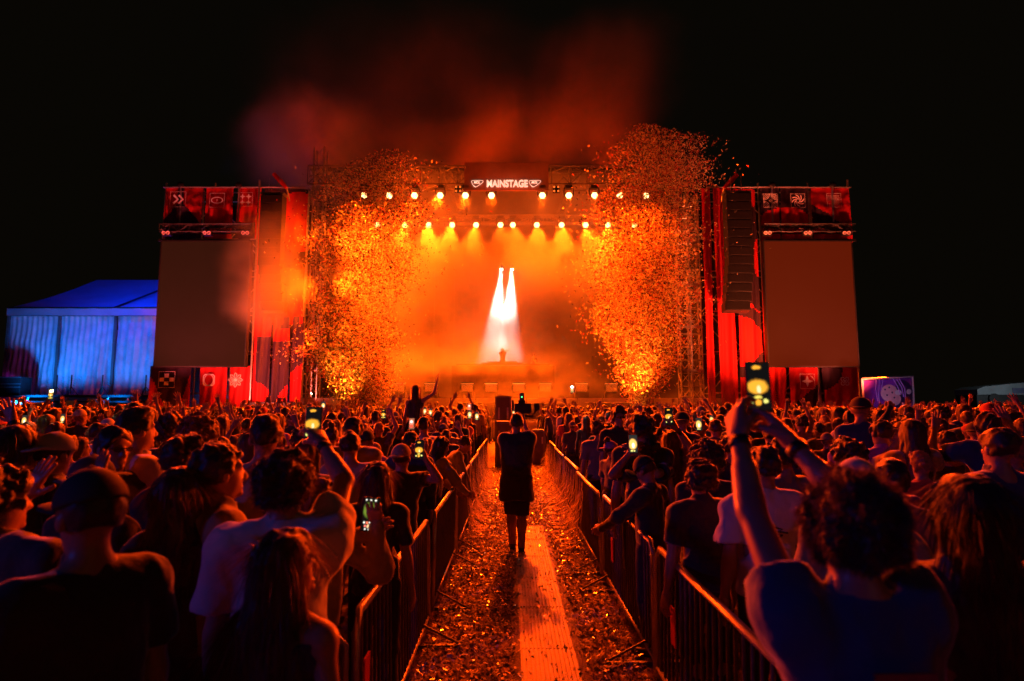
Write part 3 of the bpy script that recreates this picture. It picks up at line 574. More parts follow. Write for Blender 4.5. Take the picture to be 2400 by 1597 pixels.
# ---------------------------------------------------------------- billboard and trailer
t = empty('billboard', (0, 0, 0), label='small purple advertising billboard with a pinkish ball beside the red tower', cat='billboard')
def bpt(x, y, off=0): Y = 33.5 + (x - 2020) * .02; p = at(x, y, Y); return Vector((p.x, p.y - off, p.z))
M['purple'] = mat('purple_billboard_print', (.20, .03, .42), .5, noise=.35, nscale=.9); M['violet'] = mat('light_violet_print', (.45, .25, .75), .5); M['ball'] = mat('pink_ball_print', (.85, .5, .5), .5, noise=.1); M['navy'] = mat('navy_print', (.04, .02, .10), .5)
m = MB(); m.add([bpt(2024, 892), bpt(2136, 885), bpt(2140, 975), bpt(2026, 975), bpt(2024, 892, -.1), bpt(2136, 885, -.1), bpt(2140, 975, -.1), bpt(2026, 975, -.1)], [(0, 1, 2, 3), (7, 6, 5, 4), (0, 4, 5, 1), (3, 2, 6, 7)]); pn = m.build('panel', M['purple'], t)
m = MB()
for a, b in (((2020, 888), (2138, 882)), ((2020, 888), (2026, 985)), ((2138, 882), (2143, 985))): m.tube([bpt(*a, .04), bpt(*b, .04)], .06, 4)
m.build('frame', M['pale'], t)
def disc(x, y, r, mt, off, n=20, ry=None):
    m = MB(); m.add([bpt(x + r * math.cos(a), y + (ry or r) * math.sin(a), off) for a in [2 * math.pi * k / n for k in range(n)]], [tuple(range(n))]); return m.build('ball_print' if mt == 'ball' else 'shape_print', M[mt], pn)
disc(2110, 925, 30, 'navy', .02, ry=36); disc(2083, 921, 20, 'ball', .035); disc(2097, 936, 14, 'ball', .037)
for x, y in ((2073, 913), (2083, 908), (2090, 920), (2078, 926), (2095, 932)): disc(x, y, 2.3, 'navy', .05, 8)
disc(2104, 920, 8, 'white', .045, ry=6); disc(2129, 918, 6, 'white', .045)
m = MB()
for pts in (((2052, 890), (2051, 912), (2056, 940)), ((2060, 890), (2058, 925), (2060, 950)), ((2068, 890), (2064, 915)), ((2092, 888), (2102, 905), (2110, 925)), ((2100, 888), (2112, 908), (2117, 930)), ((2106, 888), (2119, 910), (2121, 935))):
    m.tube([bpt(*q, .05) for q in pts], .03, 4)
m.build('curved_line_print', M['violet'], pn)
M['van'] = mat('grey_trailer_paint', (.16, .19, .20), .5, noise=.15, nscale=1.2); M['van2'] = mat('blue_grey_trailer_paint', (.07, .08, .14), .5, noise=.15)
t = empty('parked_trailer', (0, 0, 0), label='long grey trailer parked far off beyond the crowd by the billboard', cat='trailer')
Y = 46.; m = MB(); a = at(2290, 906, Y); b = at(2470, 925, Y)
m.add([(a.x, Y, b.z), (b.x, Y, b.z), (b.x, Y, a.z + .5), (a.x + .5, Y, a.z), (a.x, Y, a.z - .2), (a.x, Y + 2.4, b.z), (b.x, Y + 2.4, b.z), (b.x, Y + 2.4, a.z + .5), (a.x + .5, Y + 2.4, a.z), (a.x, Y + 2.4, a.z - .2)], [(0, 1, 2, 3, 4), (9, 8, 7, 6, 5), (0, 4, 9, 5), (3, 2, 7, 8), (4, 3, 8, 9), (1, 6, 7, 2), (0, 5, 6, 1)]); m.build('body', M['van'], t)
m = MB(); m.box((at(2294, 0, Y).x, Y - .03, b.z + .1), (at(2335, 0, Y).x, Y - .003, a.z - .1)); m.build('side_window', M['van2'], t)
m = MB(); m.box((at(2364, 0, Y).x, Y - .03, b.z + .02), (at(2368, 0, Y).x, Y - .003, a.z + .3)); m.build('body_seam', M['black'], t)
for dx in (1.2, 4.6): m = MB(); m.lathe((a.x + dx, Y - .05, b.z - .3), [(0, 0), (.4, 0), (.42, .1), (.42, .25), (0, .25)], 14, axis='Y'); m.build('wheel', M['black'], t)
m = MB(); m.box((a.x, Y + .1, .4), (b.x, Y + 2.3, b.z - .01)); m.build('chassis', M['black'], t)
lamp('SPOT', (36, 38, 5), 900, (.8, .9, 1), (35, 46, 2.6), .3, 60, 1, 'yard_flood_lamp')
lamp('SPOT', (19.5, 30.5, 1.2), 260, (.7, .45, 1), (21, 33.7, 3), .2, 80, 1, 'billboard_flood_lamp')

# ---------------------------------------------------------------- barriers
def barrier(x, y0, y1, label, lean=0.0, rz=0):
    t = empty('crowd_barrier', (x, (y0 + y1) / 2, gz((y0 + y1) / 2)), label=label, cat='barrier', group='steel crowd barriers along the lane')
    L = (y1 - y0) / 2; H = .93; m = MB()
    m.tube([(0, -L, .08), (0, -L, H - .08), (0, -L + .08, H), (0, L - .08, H), (0, L, H - .08), (0, L, .08)], .021, 8); m.tube([(0, -L, .14), (0, L, .14)], .017, 6); m.build('frame', M['steel'], t, smooth=True)
    m = MB(); n = int((y1 - y0) / .10)
    for i in range(1, n):
        y = -L + 2 * L * i / n; m.tube([(0, y, .14), (0, y, H)], .009, 6, caps=False)
    br = m.build('vertical_bars', M['bars'], t, smooth=True)
    for y in (-L + .3, L - .3): m = MB(); m.box((-.30, y - .015, .0), (.30, y + .015, .022)); m.tube([(-.28, y, .03), (0, y, .17)], .009); m.tube([(.28, y, .03), (0, y, .17)], .009); m.build('foot', M['bars'], t)
    t.rotation_euler = (0, lean, rz)
    return t
od = ['nearest', 'second', 'third', 'fourth', 'fifth', 'sixth', 'seventh']
for k, (a, b, ln) in enumerate(((2.98, 5.42, -.02), (5.75, 7.9, .015), (8.0, 10.4, 0), (10.5, 12.9, .02), (13.0, 15.4, -.02), (15.5, 17.9, 0))):
    barrier(-.70 - (.012 if k % 2 else 0), a, b, f'{od[k]} steel barrier of the lane on the tent side', ln)
for k, (a, b, ln) in enumerate(((2.3, 4.4, .02), (4.5, 6.9, 0), (7.0, 9.4, -.02), (9.5, 11.9, .01), (12.0, 14.4, 0), (14.5, 16.9, .02))):
    barrier(.98 + (.012 if k % 2 else 0), a, b, f'{od[k]} steel barrier of the lane on the billboard side', ln)
t = barrier(-1.62, 1.9, 3.6, 'short steel barrier turned across the end of the tent side fence', 0, R(88)); t.location = (-1.58, 2.86, 0)
for x, y, z in ((-.672, 3.02, .62), (.97, 3.9, .56), (.97, 6.2, .5)):
    m = MB(); m.box((x - .004, y - .05, z - .1), (x + .004, y + .05, z + .12)); m.build('barrier_tag', M['red'], label={3.02: 'red tag plate on the lane barrier by the claw clip woman', 3.9: 'small red tag plate on the nearest barrier of the billboard side', 6.2: 'small red tag plate on the second barrier of the billboard side'}[y], cat='tag plate')
# paper streamers draped over the far barriers
M['streamer'] = mat('paper_streamer', (.85, .7, .5), .6, trans=.5)
for side, x, n in ((-1, -.66, 170), (1, .94, 260)):
    m = MB(); g = random.Random(11 + side)
    for i in range(n):
        y = g.uniform(8.2 if side > 0 else 8.8, 17); z0 = g.uniform(.55, .95) + gz(y); w = .012; pts = []
        dx = 0; dy = 0; ln = g.uniform(.4, 1.05)
        for k in range(9):
            tt = k / 8; z = z0 - ln * tt; out = -side * (.02 + .22 * tt * tt * g.uniform(.3, 1.2))
            if z < gz(y) + .03: out += -side * .05 * k / 8; z = gz(y) + .03 + .004 * k
            dy += g.uniform(-.03, .03); pts.append(Vector((x + out, y + dy, z)))
        for k in range(8):
            a, b = pts[k], pts[k + 1]; m.add([a + Vector((0, -w, 0)), a + Vector((0, w, 0)), b + Vector((.004, w, 0)), b + Vector((.004, -w, 0))], [(0, 1, 2, 3)])
    m.build('streamers', M['streamer'], kind='stuff', label='pale paper streamers tangled over the lane barriers on the ' + ('billboard' if side > 0 else 'tent') + ' side', cat='streamers')

# ---------------------------------------------------------------- end of the lane: cases and the front-of-stage barricade
M['casing'] = mat('brown_case_panel', (.10, .07, .05), .5, noise=.2)
def case(x0, x1, y0, y1, Y, label, dep=.7, base=None):
    a, b = at(x0, y0, Y), at(x1, y1, Y); zb = b.z if base is None else base
    t = empty('flight_case', ((a.x + b.x) / 2, Y, zb), label=label, cat='flight case'); w = (b.x - a.x) / 2; h = a.z - zb
    m = MB(); m.box((-w, 0, 0), (w, dep, h)); m.build('case_body', M['casing'], t)
    m = MB(); e = .035
    for sx in (-w, w): m.box((sx - e, -.012, -.005), (sx + e, .04, h + .01))
    for z in (0, h): m.box((-w, -.01, z - e), (w, dep + .01, z + e))
    m.build('edge_trim', M['alu'], t)
    m = MB(); m.box((-w * .75, -.02, h * .62), (-w * .5, -.004, h * .82)); m.box((w * .5, -.02, h * .62), (w * .75, -.004, h * .82)); m.build('latch', M['steel'], t)
case(1163, 1200, 990, 1062, 19.0, 'upright flight case with bright edges at the end of the lane', base=.07)
case(1250, 1276, 1010, 1062, 20, 'small flight case at the far end of the lane by the billboard side fence', base=.08)
case(1163, 1196, 930, 990, 23.0, 'tall dark speaker case standing before the stage at the lane end', base=.1)
m = MB()
for i in range(22):
    x = -13 + i * 1.2; m.box((x, 32.6, 0), (x + 1.16, 32.66, 1.25)); m.box((x, 32.3, 1.1), (x + 1.16, 32.6, 1.15))
m.build('stage_barricade', M['pale'], label='long pale barricade wall standing in front of the stage', cat='barricade')
for i, (x0, x1, zt) in enumerate(((-7.4, -5.0, 2.0), (-3.0, -.9, 2.1), (.9, 3.6, 2.05), (4.2, 6.9, 2.1), (8.4, 10.2, 2.0))):
    m = MB(); m.box((x0, 34.6, .05), (x1, 35.8, zt)); m.box((x0 - .03, 34.57, zt + .003), (x1 + .03, 35.83, zt + .06)); m.build('subwoofer_stack', M['deck'], bevel=.03, label='%s low subwoofer stack from the tent side before the stage' % ['first', 'second', 'third', 'fourth', 'fifth'][i], cat='subwoofer', group='subwoofer stacks')

# ---------------------------------------------------------------- confetti bursts
def burst(name, rows, n, label, seed, Yc, mix=(.5, .25, .25)):
    rg = np.random.default_rng(seed); ys = np.array([r[0] for r in rows]); xa = np.array([r[1] for r in rows]); xb = np.array([r[2] for r in rows]); wt = np.array([r[3] for r in rows])
    py = rg.uniform(ys.min(), ys.max(), n * 4); keep = rg.uniform(0, 1, n * 4) < np.interp(py, ys, wt * (xb - xa)) / (wt * (xb - xa)).max(); py = py[keep][:n]; n = len(py)
    c = (np.interp(py, ys, xa) + np.interp(py, ys, xb)) / 2; hw = (np.interp(py, ys, xb) - np.interp(py, ys, xa)) / 2
    cl = .13 * np.sin(py * .05 + 1) + .08 * np.sin(py * .13); g = rg.normal(0, .50, n); g = np.where(np.abs(g) > 1.0, g * rg.uniform(.5, 1.15, n), g); g = g + .10 * np.sin(py * .045 + seed) + .06 * np.sin(py * .12)
    px = c + hw * (g + .6 * cl * (1 - np.abs(np.clip(g, -1, 1)))) + rg.normal(0, 4, n)
    Yv = Yc + rg.normal(0, .9, n) * np.clip(hw / 90, .25, 1.2); x = np.array([at(a_, b_, c_).x for a_, b_, c_ in zip(px, py, Yv)])
    z = CAMZ + np.array([at(1200, p, y).z for p, y in zip(py, Yv)]) - CAMZ
    u = rg.normal(0, 1, (n, 3)); u /= np.linalg.norm(u, axis=1)[:, None]; v = np.cross(u, rg.normal(0, 1, (n, 3))); v /= np.linalg.norm(v, axis=1)[:, None]
    L = (rg.uniform(.038, .072, n))[:, None]; w = rg.uniform(.012, .025, n)[:, None]; cc = np.stack([x, Yv, z], -1); k = np.cross(u, v) * L * .35
    V = np.stack([cc - u * L - v * w + k, cc - v * w, cc + v * w, cc - u * L + v * w + k, cc + u * L - v * w + k * .4, cc + u * L + v * w + k * .4], 1).reshape(-1, 3)
    b = np.arange(n)[:, None] * 6; Q = np.concatenate([b + [[0, 1, 2, 3]], b + [[1, 4, 5, 2]]], 0)
    link(name, np_mesh(name, V, Q, [M['conf1'], M['conf2'], M['conf3']], np.tile(rg.choice(3, n, p=mix), 2), smooth=False), label=label, cat='confetti', kind='stuff')
M['conf1'] = mat('pale_confetti', (.85, .72, .4), .5, trans=.4); M['conf2'] = mat('red_confetti', (.55, .06, .03), .5, trans=.3); M['conf3'] = mat('unlit_confetti', (.04, .03, .03), .6)  # the near-black pieces have their unlit side put into the colour
burst('confetti_burst', [(350, 880, 950, .2), (380, 800, 985, .5), (430, 760, 1000, .9), (520, 725, 1005, 1), (600, 715, 990, 1), (680, 725, 960, .9), (740, 735, 930, 1.0), (790, 700, 925, 1.6), (830, 705, 925, 2.6), (870, 745, 925, 3.0), (930, 780, 905, 3.2), (965, 800, 880, 3.2)], 42000, 'big cloud of confetti shooting up beside the tower on the tent side', 4, 33.4, (.34, .16, .5))
burst('confetti_burst', [(290, 1480, 1545, .4), (320, 1455, 1660, .8), (380, 1435, 1665, 1.2), (450, 1400, 1655, 1.2), (520, 1385, 1640, 1.5), (620, 1395, 1635, 1.7), (700, 1385, 1625, 1.8), (780, 1400, 1612, 1.8), (850, 1430, 1590, 2.2), (900, 1455, 1560, 3.0), (945, 1480, 1525, 3.5), (970, 1490, 1515, 3.5)], 50000, 'taller cloud of confetti shooting up on the billboard side of the stage', 8, 33.2)
# ---------------------------------------------------------------- people: smooth-union distance fields turned into one skin each
class Field:
    def __init__(s, lo, hi, h):
        s.lo = np.array(lo, float); s.h = h; n = np.ceil((np.array(hi) - s.lo) / h).astype(int) + 1; s.n = n
        s.ax = [s.lo[i] + np.arange(n[i]) * h for i in range(3)]; s.v = np.full(tuple(n), .5, np.float32)
    def sub(s, lo, hi):
        a = np.clip(np.floor((np.array(lo) - s.lo) / s.h).astype(int), 0, s.n); b = np.clip(np.ceil((np.array(hi) - s.lo) / s.h).astype(int) + 1, 0, s.n)
        if (b <= a).any(): return None
        sl = tuple(slice(a[i], b[i]) for i in range(3))
        P = np.meshgrid(*[s.ax[i][sl[i]].astype(np.float32) for i in range(3)], indexing='ij'); return sl, P
    def put(s, sl, d, k, op='u'):
        v = s.v[sl]
        if op == 'u':
            h = np.clip(.5 + .5 * (v - d) / k, 0, 1); s.v[sl] = v * (1 - h) + d * h - k * h * (1 - h)
        else: s.v[sl] = np.maximum(v, -d)
    def cone(s, a, b, ra, rb, k=.03, flat=1, op='u'):
        a = np.array(a, float); b = np.array(b, float); r = max(ra, rb) + k + s.h * 2
        g = s.sub(np.minimum(a, b) - r, np.maximum(a, b) + r)
        if g is None: return
        sl, (X, Y, Z) = g; ab = (b - a) * [1, flat, 1]; L = max((ab ** 2).sum(), 1e-9); px, py, pz = X - a[0], (Y - a[1]) * flat, Z - a[2]
        t = np.clip((px * ab[0] + py * ab[1] + pz * ab[2]) / L, 0, 1)
        d = np.sqrt((px - t * ab[0]) ** 2 + (py - t * ab[1]) ** 2 + (pz - t * ab[2]) ** 2) - (ra + (rb - ra) * t)
        s.put(sl, d, k, op)
    def ell(s, c, r, k=.03, op='u', Rm=None):
        c = np.array(c, float); r = np.array(r, float); m = r.max() + k + s.h * 2; g = s.sub(c - m, c + m)
        if g is None: return
        sl, (X, Y, Z) = g; P = [X - c[0], Y - c[1], Z - c[2]]
        if Rm is not None: P = [Rm[0][i] * P[0] + Rm[1][i] * P[1] + Rm[2][i] * P[2] for i in range(3)]
        q = np.sqrt((P[0] / r[0]) ** 2 + (P[1] / r[1]) ** 2 + (P[2] / r[2]) ** 2); s.put(sl, (q - 1) * r.min() * np.where(q > 1, 1, 1), k, op)
    def disp(s, amp, freq, seed=0, zs=1.0):
        g = s.sub(s.lo, s.lo + s.n * s.h); sl, (X, Y, Z) = g; Z = Z * zs; rg = np.random.default_rng(seed); d = 0
        for f in (1, 1.9, 3.3):
            for q in range(2):
                w = rg.normal(0, 1, 3); w = w / np.linalg.norm(w) * freq * f; w2 = rg.normal(0, 1, 3) * freq * f * .6
                d = d + np.sin(X * w[0] + Y * w[1] + Z * w[2] + 1.5 * np.sin(X * w2[0] + Y * w2[1] + Z * w2[2] + q)) / f
        s.v += (d * amp).astype(np.float32)
    def cut(s, fn):
        g = s.sub(s.lo, s.lo + s.n * s.h); sl, P = g; s.v = np.maximum(s.v, fn(*P).astype(np.float32))
    def mesh(s):
        f = s.v; n = f.shape; sg = f < 0
        c = [sg[i:n[0] - 1 + i, j:n[1] - 1 + j, k:n[2] - 1 + k] for i in (0, 1) for j in (0, 1) for k in (0, 1)]
        al = np.logical_and.reduce(c); an = np.logical_or.reduce(c); act = an & ~al; idx = np.argwhere(act)
        if len(idx) == 0: return np.zeros((0, 3)), np.zeros((0, 4), int)
        acc = np.zeros((len(idx), 3)); cnt = np.zeros(len(idx)); cor = [(i, j, k) for i in (0, 1) for j in (0, 1) for k in (0, 1)]
        vals = {q: f[idx[:, 0] + q[0], idx[:, 1] + q[1], idx[:, 2] + q[2]] for q in cor}
        for a in cor:
            for d in range(3):
                if a[d]: continue
                b = list(a); b[d] = 1; b = tuple(b); va, vb = vals[a], vals[b]; m = (va < 0) != (vb < 0); t = np.where(m, va / np.where(m, va - vb, 1), 0)
                p = np.tile(np.array(a, float), (len(idx), 1)); p[:, d] = t; acc += p * m[:, None]; cnt += m
        V = s.lo + (idx + acc / cnt[:, None]) * s.h
        vid = np.full(act.shape, -1, np.int32); vid[act] = np.arange(len(idx)); Q = []
        for d in range(3):
            e = [slice(1, n[i] - 1) for i in range(3)]; e2 = list(e); e[d] = slice(0, n[d] - 1); e2[d] = slice(1, n[d])
            A = sg[tuple(e)]; B = sg[tuple(e2)]; x = np.argwhere(A != B); o = np.array([1, 1, 1]); o[d] = 0; x = x + o; fl = sg[x[:, 0], x[:, 1], x[:, 2]]
            u, w = (d + 1) % 3, (d + 2) % 3; U = np.zeros(3, int); U[u] = 1; Wv = np.zeros(3, int); Wv[w] = 1
            q = [vid[tuple((x - dd).T)] for dd in (U + Wv, Wv, 0 * U, U)]; q = np.stack(q, 1); q[~fl] = q[~fl][:, ::-1]; Q.append(q)
        Q = np.concatenate(Q); Q = Q[(Q >= 0).all(1)]
        return V, Q
def nrm(v): v = np.array(v, float); return v / max(np.linalg.norm(v), 1e-9)
def ik(sh, wr, hint, l1=.285, l2=.255):
    sh = np.array(sh, float); wr = np.array(wr, float); d = wr - sh; L = np.linalg.norm(d)
    if L > (l1 + l2) * .995: wr = sh + d / L * (l1 + l2) * .995; d = wr - sh; L = np.linalg.norm(d)
    t = nrm(d); a = (l1 * l1 - l2 * l2 + L * L) / (2 * L); h = math.sqrt(max(l1 * l1 - a * a, 0)); hn = np.array(hint, float); hn = hn - t * hn.dot(t)
    return sh + t * a + nrm(hn) * h, wr
HAND = {}
def hand_mesh(kind, res=.0055):
    """right hand, wrist at the origin, fingers along +Z, palm facing +Y, thumb on the -X side"""
    if (kind, res) in HAND: return HAND[kind, res]
    F = Field((-.11, -.05, -.03), (.09, .12, .2), res)
    curl = dict(open=.12, relax=.45, fist=1.45, grip=1.0, peace=1.45, spread=.05)[kind]; sp = dict(open=.10, relax=.03, fist=0, grip=.05, peace=.05, spread=.22)[kind]
    F.cone((0, 0, -.03), (0, 0, .01), .026, .025, .01, 1.3)
    kn = [(-.032, .088), (-.011, .094), (.011, .09), (.031, .08)]; ln = [(.040, .024, .020), (.045, .028, .022), (.041, .026, .021), (.032, .020, .018)]
    for i, (x, z) in enumerate(kn):
        F.cone((x * .45, 0, .01), (x, 0, z), .019, .0135, .018)
        c = curl * (1 + .12 * i); s_ = sp * (i - 1.5)
        if kind == 'peace' and i < 2: c = .08; s_ = (-.22, .1)[i]
        p = np.array([x, 0, z]); a = c * .35
        for j, l in enumerate(ln[i]):
            a += (c * .6 if j else 0); q = p + l * np.array([math.sin(s_), math.sin(a) * math.cos(s_), math.cos(a) * math.cos(s_)])
            F.cone(p, q, .0105 - .001 * j, .0095 - .001 * j, .004); p = q
    ta = dict(open=.95, relax=.5, fist=.25, grip=.35, peace=.2, spread=1.05)[kind]; ty = dict(open=.2, relax=.4, fist=1.0, grip=.9, peace=1, spread=.15)[kind]
    p = np.array([-.022, .006, .018]); dr = nrm([-math.sin(ta), ty * .6, math.cos(ta)]); q = p + dr * .042; F.cone(p, q, .017, .0135, .014)
    d2 = nrm(dr + np.array([.25, ty * .35, .15])); r_ = q + d2 * .032; F.cone(q, r_, .012, .011, .006); F.cone(r_, r_ + nrm(d2 + np.array([.15, ty * .3, 0])) * .024, .0105, .0085, .005)
    HAND[kind, res] = F.mesh(); return HAND[kind, res]
POSE = dict(
    down=dict(r=(.25, .05, .87), l=(-.25, .05, .87), hr='relax', hl='relax', er=(.3, -1, 0), el=(-.3, -1, 0)),
    up=dict(r=(.24, .08, 1.90), l=(-.22, .10, 1.90), hr='spread', hl='open', er=(1, .1, -.2), el=(-1, .1, -.2)),
    rup=dict(r=(.20, .10, 1.92), l=(-.24, .1, .88), hr='spread', hl='relax', er=(1, .2, 0), el=(-.3, -1, 0)),
    lup=dict(l=(-.28, .06, 1.90), r=(.24, .1, .88), hl='spread', hr='relax', el=(-1, .2, 0), er=(.3, -1, 0)),
    point=dict(r=(.30, .22, 1.82), l=(-.24, .1, .88), hr='peace', hl='relax', er=(1, 0, -.5), el=(-.3, -1, 0)),
    fist=dict(l=(-.16, .16, 1.90), r=(.24, .1, .88), hl='fist', hr='relax', el=(-1, .2, -.3), er=(.3, -1, 0)),
    bent=dict(r=(.34, .18, 1.66), l=(-.30, .22, 1.62), hr='open', hl='open', er=(.8, 0, -1), el=(-.8, 0, -1)),
    film=dict(r=(.05, .36, 1.66), l=(-.05, .36, 1.64), hr='grip', hl='grip', er=(1, 0, -.8), el=(-1, 0, -.8)),
    filmhi=dict(r=(.07, .34, 1.78), l=(-.05, .34, 1.76), hr='grip', hl='grip', er=(1, 0, -.3), el=(-1, 0, -.3)),
    rail=dict(r=(.16, .42, 1.10), l=(-.16, .42, 1.08), hr='relax', hl='relax', er=(1, 0, -.6), el=(-1, 0, -.6)),
    clap=dict(r=(.06, .30, 1.52), l=(-.06, .30, 1.50), hr='open', hl='open', er=(1, 0, -.8), el=(-1, 0, -.8)),
)
def skeleton(sp):
    P = dict(POSE[sp.get('pose', 'down')]); P.update(sp.get('arms', {})); w = .87 if sp.get('fem') else 1.0
    A = {}
    for s, k, e in ((1, 'r', 'er'), (-1, 'l', 'el')):
        hi = P[k][2] > 1.5; sh = np.array([s * (.185 if not hi else .165) * w, 0, 1.40 + (.045 if hi else 0)]); el, wr = ik(sh, P[k], P[e])
        A[s] = (sh, el, wr, P['h' + k], P.get('n' + k))
    return A
def rot_about(head, c=(0, -.01, 1.55)):
    ya, pi_ = head; M_ = (Matrix.Rotation(-ya, 3, 'Z') @ Matrix.Rotation(-pi_, 3, 'X')); Rm = np.array(M_); c = np.array(c)
    return Rm, (lambda p: c + Rm @ (np.array(p, float) - c))
def build_body(F, sp, legs=True, face=True):
    w = .87 if sp.get('fem') else 1.0; fem = sp.get('fem'); b = sp.get('bulk', 1.0); A = skeleton(sp)
    F.cone((0, 0, 1.30), (0, 0, 1.14), .150 * w * b, .128 * w * b, .05, 1.45); F.cone((-.11 * w, -.005, 1.385), (.11 * w, -.005, 1.385), .078, .078, .06, 1.15)
    F.cone((0, 0, 1.14), (0, -.01, .96), .122 * w * b, (.158 if fem else .150) * b, .05, 1.4)
    if fem:
        for x in (-.07, .07): F.ell((x, .085, 1.25), (.055, .05, .055), .03)
    F.cone((0, -.012, 1.41), (0, 0, 1.55), .060 * (1 if not fem else .85), .052 * (1 if not fem else .85), .03)
    for s in (-1, 1):
        F.cone((s * .03, -.015, 1.475), (s * .14 * w, -.01, 1.42), .035, .045, .05)
        sh, el, wr, _, _ = A[s]; k = .9 if fem else 1.0
        F.cone(sh, el, .050 * k, .039 * k, .03); F.ell(sh, (.056 * k, .055 * k, .055 * k), .04); F.cone(el, wr, .038 * k, .026 * k, .02); F.cone(el + (wr - el) * .15, el + (wr - el) * .5, .040 * k, .033 * k, .02)
        if legs:
            if sp.get('sit'):
                hip, kn, an = (s * .1, 0, .93), (s * .17, .36, .90), (s * .15, .40, .52)
            else:
                st = sp.get('stride', 0) * s; hip = (s * .088, 0, .92); kn = (s * .095 + sp.get('kx', 0) * s, .02 + st * .5, .50); an = (s * .10 + sp.get('kx', 0) * s * 1.6, -.02 + st, .085)
            lb = sp.get('legb', 1); F.cone(hip, kn, .085, .056 * lb, .03); F.cone(kn, an, .052 * lb, .036 * lb, .02); c = np.array(kn) * .68 + np.array(an) * .32; F.ell(c + [0, -.018, 0], (.050 * lb, .052 * lb, .10), .03)
            F.cone(np.array(an) + [0, -.03, -.045], np.array(an) + [s * .02, .14, -.052], .038, .034, .02)
    Rm, T = rot_about((sp.get('hy', 0), sp.get('hp', 0)))
    F.ell(T((0, -.012, 1.655)), (.074, .094, .092), .02, Rm=Rm.T); F.ell(T((0, .030, 1.585)), (.052, .058, .068), .035, Rm=Rm.T)
    if face:
        F.cone(T((0, .082, 1.645)), T((0, .104, 1.610)), .010, .015, .012); F.cone(T((-.014, .096, 1.603)), T((.014, .096, 1.603)), .009, .009, .008)
        F.cone(T((-.018, .083, 1.568)), T((.018, .083, 1.568)), .009, .009, .008); F.cone(T((-.045, .068, 1.668)), T((.045, .068, 1.668)), .012, .012, .014); F.ell(T((0, .078, 1.540)), (.022, .02, .018), .012)
        for s in (-1, 1): F.ell(T((s * .032, .088, 1.645)), (.013, .012, .010), .01, op='s')
    for s in (-1, 1): F.ell(T((s * .080, -.002, 1.625)), (.012, .021, .033), .008, Rm=Rm.T)
    return A
def arm_hands(V, Q, sp, A, res=.0055, hands=True):
    Vs = [V]; Qs = [Q]; n = len(V); k = .9 if sp.get('fem') else 1.0
    for s in (-1, 1):
        sh, el, wr, kind, nr = A[s]
        if not hands: continue
        hv, hq = hand_mesh(kind, res); hv = hv * k; z = nrm(wr - el); hd = sp.get('hand_dir', {}).get(s)
        if hd is not None: z = nrm(hd)
        y = np.array(nr if nr is not None else ((0, 1, .2) if z[2] > .2 else (-s, .3, 0)), float); y = nrm(y - z * y.dot(z)); x = np.cross(y, z); m = np.stack([x, y, z], 1)
        hv = hv.copy(); mir = (s > 0) == True
        if not mir: hv[:, 0] *= -1
        thumb_in = True
        P = hv @ m.T + wr; q = hq if mir else hq[:, ::-1]; Vs.append(P); Qs.append(q + n); n += len(P)
    return np.concatenate(Vs), np.concatenate(Qs)
